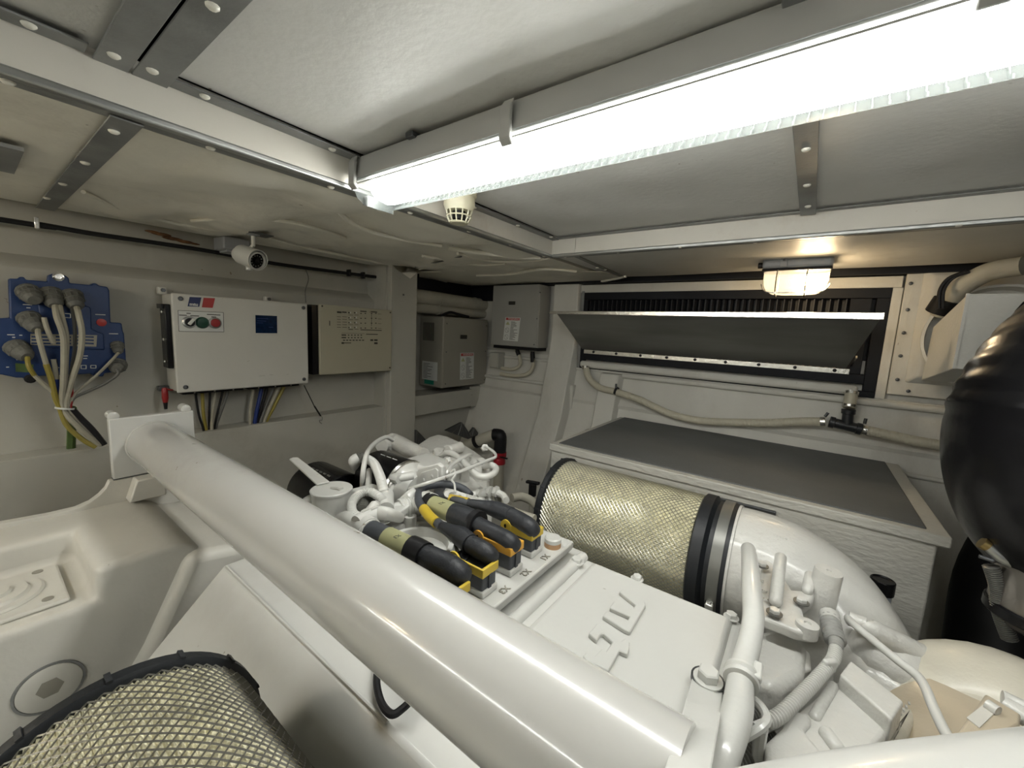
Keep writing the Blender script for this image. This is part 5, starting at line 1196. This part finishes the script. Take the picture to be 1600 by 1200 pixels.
# ---------------------------------------------------------------- intake elbow, turbocharger side
def zz(u, v): return (1140+u*.1625, 820+v*.1625)       # crop of the elbow
t = thing('intake_elbow', 'white cast intake elbow with bosses and ribs right of the air filter', 'casting')
path = [V(-.105, 1.217, -.603), V(-.06, 1.217, -.603), V(.0, 1.21, -.608), V(.075, 1.185, -.635), V(.14, 1.12, -.69), V(.195, 1.04, -.76), V(.235, .96, -.84)]
ob('elbow_shell', MB().tube(path, [.150, .151, .152, .147, .136, .124, .112], 56, sub=6), 'cast_paint', t, smooth=60)
ob('elbow_rim', MB().lathe([(.150, 0), (.155, 0), (.155, .008), (.150, .009)], (-.108, 1.217, -.603), X3, 60), 'cast_paint', t)
def capsule(nm, a, b_, r, par, z0, z1=None): 
    A = at(*a, 'z', z0); B = at(*b_, 'z', z1 or z0); d = (B-A).normalized()*r*.7
    return ob(nm, MB().tube([A-d, A-d*.4, A, B, B+d*.4, B+d], [r*.35, r*.85, r, r, r*.85, r*.35], 14), 'cast_paint', par, smooth=60)
capsule('cast_rib', zz(492, 310), zz(440, 740), .0115, t, -.468, -.50)
capsule('cast_rib', zz(775, 480), zz(745, 640), .010, t, -.49, -.508)
a = at(*zz(955, 440), 'z', -.462)
ob('tall_boss', MB().lathe([(.036, -.13), (.026, -.085), (.0245, -.004), (.0235, 0), (.0045, 0), (.004, -.003), (.001, -.003)], a, (.06, -.03, 1), 32), 'cast_paint', t)
for u, v, z in ((310, 395, -.50), (430, 850, -.505), (690, 745, -.505)): 
    q = at(*zz(u, v), 'z', z); bolt(q, Z3, .0095, t, name='elbow_bolt'); ob('bolt_washer', MB().lathe([(.0135, 0), (.0135, .002), (.010, .0025)], q, Z3, 20), 'sheet_metal', t)
fl = [zz(*p) for p in ((270, 560), (330, 300), (480, 420), (600, 620), (830, 640), (800, 720), (700, 800), (720, 880), (800, 900), (855, 985), (840, 1040), (780, 1040), (640, 1010), (300, 880))]
blob('flange_plate', fl, -.512, .022, 'cast_paint', t, .006)
q = at(*zz(748, 962), 'z', -.507); ob('flange_eye', MB().lathe([(.018, -.02), (.018, .003), (.016, .004), (.006, .004), (.005, .0), (.001, .0)], q, Z3, 26), 'cast_paint', t)
# raised casting marks along the elbow
for k in range(7):
    q = at(*zz(370+k*30, 55+k*9), 'z', -.462); ob('cast_mark', MB().box(q.x-.002, q.x+.002, q.y-.003, q.y+.003, q.z-.012, q.z-.006+.001), 'cast_paint', t)
for k, (u, v) in enumerate(((300, 540), (330, 640), (345, 720))):
    q = at(*zz(u, v), 'z', -.507); text('cast_letter', 'VAX'[k], .014, q, (0, -1, 0), (1, 0, 0), 'cast_paint', t, .002)
# coolant pipe running down over the flange
t = thing('coolant_pipe', 'stout white coolant pipe with collar down right edge of the cover', 'pipe')
Pp = pz([(1166, 868, -.475), (1169, 858, -.455), (1172, 885, -.445), (1174, 925, -.445), (1177, 962, -.450), (1172, 1000, -.462), (1160, 1045, -.475), (1156, 1075, -.48), (1153, 1105, -.48), (1146, 1135, -.482), (1132, 1175, -.485), (1118, 1230, -.50)])
ob('pipe_body', MB().tube(Pp, [.010, .0145, .0155, .016, .016, .016, .0165, .0175, .0185, .0185, .018, .017], 22, sub=5), 'engine_paint', t)
q = Pp[6].lerp(Pp[7], .45); d = (Pp[7]-Pp[6]).normalized()
ob('pipe_collar', MB().lathe([(.016, -.011), (.0225, -.009), (.0235, -.004), (.021, 0), (.0235, .004), (.0225, .009), (.016, .011)], q, d, 28), 'engine_paint', t)
ob('collar_clip', MB().obox(q+V(.018, .01, .012), d, X3, Z3, .03, .012, .01), 'engine_paint', t, bevel=.003)
# cream canister below the flange
t = thing('water_pump_body', 'cream rounded casting hanging under the bolted flange', 'casting')
blob('upper_body', [(1182, 985), (1215, 978), (1248, 995), (1262, 1010), (1258, 1055), (1215, 1078), (1178, 1062)], -.56, .12, 'cast_paint', t, .022, 4)
blob('lower_body', [(1176, 1010), (1255, 1015), (1262, 1050), (1212, 1086), (1170, 1068)], -.60, .14, 'cast_paint', t, .018, 4)
blob('side_wing', [(1248, 1005), (1266, 1020), (1268, 1045), (1250, 1052)], -.58, .06, 'cast_paint', t, .004)
# wiring conduits
t = thing('sensor_lead', 'ribbed white conduit with grey threaded plug below tall boss', 'conduit')
A = pz([(1297, 968, -.53), (1300, 985, -.53), (1306, 1003, -.53), (1306, 1014, -.53)])
ob('threaded_plug', MB().corr([A[0], A[1], A[2]], .0155, .010, .0018, 16), 'plug_grey', t)
ob('plug_nut', MB().cyl(A[0]+(A[0]-A[1])*.35, A[0].lerp(A[1], .35), .0175, n=12), 'cast_paint', t)
ob('plug_tail', MB().tube([A[2], A[3]], [.012, .010], 14), 'plug_grey', t)
ob('ribbed_conduit', MB().corr(pz([(1306, 1014), (1302, 1030), (1290, 1046), (1266, 1072), (1240, 1098), (1218, 1118), (1196, 1128)], -.53), .0085, .0058, .0015, 14), 'engine_paint', t)
q = at(1296, 1040, 'z', -.525); ob('tie_clip', MB().obox(q, (1, -1, 0), (1, 1, 0), Z3, .010, .022, .022), 'engine_paint', t, bevel=.003)
t = thing('lower_conduit', 'dusty ribbed conduit running deep behind the coolant pipe', 'conduit')
ob('ribbed_tube', MB().corr(pz([(1236, 1075), (1212, 1098), (1190, 1112), (1168, 1122)], -.62), .016, .006, .0018, 12), 'connector_grey', t)
ob('ribbed_tube', MB().corr(pz([(1200, 1145), (1180, 1165), (1160, 1185), (1140, 1195)], -.58), .014, .006, .0018, 12), 'connector_grey', t)
t = thing('small_bent_line', 'small white line bent round the coolant pipe collar', 'pipe')
seg(t, 'line_tube', [(1178, 1094, -.50), (1190, 1105, -.50), (1198, 1122, -.50), (1190, 1136, -.50), (1165, 1152, -.51), (1135, 1170, -.53)], .006, 'engine_paint', -.5, 8)
seg(t, 'line_tube', [(1190, 1136, -.51), (1186, 1165, -.55), (1183, 1215, -.6)], .008, 'engine_paint', -.55, 8)
seg(t, 'line_tube', [(1215, 1126, -.56), (1180, 1140, -.56)], .009, 'engine_paint', -.55, 8)
# turbo compressor
t = thing('turbo_compressor', 'white turbo compressor casting with rounded scroll at lower right', 'turbocharger')
vc = V(.345, 1.01, -.715)
ob('scroll', MB().tube([vc+V(math.cos(a)*.085*.9, math.sin(a)*.085*.2, math.sin(a)*.085)+V(.0, 0, 0) for a in [i*.45-.6 for i in range(13)]], [.095+.003*i for i in range(13)], 28, sub=3), 'warm_paint', t, smooth=60)
ob('scroll_shoulder', MB().ball(vc+V(-.02, -.02, .0), .165, 36, (1.05, .95, 1)), 'warm_paint', t, smooth=60)
seg(t, 'outlet_sleeve', [(1352, 976, -.53), (1362, 984, -.535), (1400, 1005, -.555), (1438, 1026, -.575)], [.014, .019, .022, .024], 'cast_paint', -.55, 22)
seg(t, 'sleeve_fillet', [(1348, 1008, -.62), (1380, 1030, -.60), (1430, 1060, -.62)], [.04, .05, .06], 'cast_paint', -.6, 26)
seg(t, 'neck', [(1322, 985, -.66), (1345, 1030, -.66), (1370, 1070, -.66), (1400, 1110, -.68)], [.06, .075, .08, .08], 'cast_paint', -.6, 26)
t = thing('actuator_block', 'boxy cream actuator casting with ribbed flange bar', 'casting')
blob('flange_bar', [(1312, 1053), (1329, 1031), (1413, 1096), (1394, 1124)], -.53, .045, 'cast_paint', t, .004)
blob('main_block', [(1300, 1066), (1322, 1058), (1392, 1122), (1384, 1150), (1330, 1215), (1240, 1215), (1205, 1160), (1246, 1112)], -.555, .14, 'cast_paint', t, .008)
blob('step_block', [(1222, 1135), (1238, 1108), (1262, 1112), (1270, 1125), (1256, 1140), (1300, 1190), (1280, 1225), (1200, 1225), (1195, 1160)], -.545, .14, 'cast_paint', t, .008)
blob('lower_skirt', [(1395, 1122), (1413, 1098), (1436, 1112), (1400, 1180), (1340, 1230), (1300, 1215), (1384, 1150)], -.59, .15, 'warm_paint', t, .012)
capsule('cast_rib', (1290, 1145), (1310, 1172), .010, t, -.553)
capsule('cast_rib', (1302, 1072), (1272, 1122), .008, t, -.556)
for k in range(18):
    q = at(1350+k*4.4-(0), 1176-k*4.8, 'z', -.588); ob('cast_tick', MB().box(q.x-.0013, q.x+.0013, q.y-.003, q.y+.003, q.z-.003, q.z+.0015), 'cast_paint', t)
t = thing('oil_feed_line', 'slender white line bending over the turbo compressor', 'pipe')
seg(t, 'line_tube', [(1327, 972, -.55), (1325, 966, -.53), (1335, 976), (1360, 997), (1400, 1030), (1432, 1055), (1446, 1075), (1456, 1100), (1472, 1135), (1490, 1168), (1500, 1200)], .0068, 'engine_paint', -.515, 12, 6)
ob('line_union', MB().cyl(at(1326, 966, 'z', -.54), at(1352, 976, 'z', -.54), .014, n=14), 'cast_paint', t)
t = thing('turbine_shroud', 'cream turbine shroud with strap clamp in the lower right corner', 'turbocharger')
tc = V(.36, .80, -.66)
c0_ = at(1530, 1180, 'z', -.60)
ob('shroud_shell', MB().lathe([(.15, -.10), (.155, -.04), (.155, .02), (.145, .06), (.12, .09)], c0_+V(.04, .02, -.11), (.6, -.75, .1), 48), 'tan_paint', t, smooth=60)
b4 = pz([(1500, 1118), (1540, 1085), (1572, 1102), (1598, 1118), (1598, 1135), (1520, 1178), (1490, 1165)], -.49)
ob('clamp_frame', MB().prism([at(p[0], p[1], 'z', -.485) for p in ((1492, 1150), (1540, 1083), (1596, 1116), (1594, 1132), (1512, 1176))], (0, 0, -.05)), 'tan_paint', t, bevel=.003)
ob('frame_window', MB().prism([at(p[0], p[1], 'z', -.4845) for p in ((1510, 1122), (1541, 1098), (1560, 1109), (1530, 1138))], (0, 0, .001)), 'housing_paint', t)
seg(t, 'clamp_bolt', [(1542, 1100, -.48), (1560, 1112, -.48)], .007, 'cast_paint', -.5, 12)
seg(t, 'clamp_stud', [(1566, 1090, -.49), (1585, 1098, -.49), (1620, 1115, -.49)], [.010, .009, .009], 'cast_paint', -.49, 12)
seg(t, 'clamp_stud', [(1572, 1102, -.495), (1612, 1128, -.495)], [.012, .012], 'cast_paint', -.49, 12)
# pipe end passing the lower right corner
t = thing('corner_pipe', 'pale curved pipe filling the bottom right corner of the frame', 'pipe')
ob('pipe_barrel', MB().tube([at(1000, 1400, 'z', -.44), at(1190, 1345, 'z', -.42), at(1450, 1290, 'z', -.41), at(1760, 1245, 'z', -.41)], [.05, .055, .055, .055], 36, sub=6), 'engine_paint', t, smooth=60)
# ================================================================ origins at each thing's base, then lift the whole scene to floor level
bpy.context.view_layer.update()
def wverts(o):
    if o.type != 'MESH': return []
    m = o.matrix_world; return [m @ Vector(c) for c in o.bound_box]
for o in list(bpy.data.objects):
    if o.parent or o.type == 'CAMERA': continue
    vs = wverts(o)
    for c in o.children_recursive: vs += wverts(c)
    if not vs: continue
    lo = Vector([min(v[i] for v in vs) for i in range(3)]); hi = Vector([max(v[i] for v in vs) for i in range(3)])
    base = Vector(((lo.x+hi.x)/2, (lo.y+hi.y)/2, lo.z))
    if o.type == 'MESH': o.data.transform(Matrix.Translation(-base))
    o.location = base
    for c in o.children: c.location = c.location-base
for o in bpy.data.objects:
    if not o.parent: o.location.z += UP
bpy.context.view_layer.update()
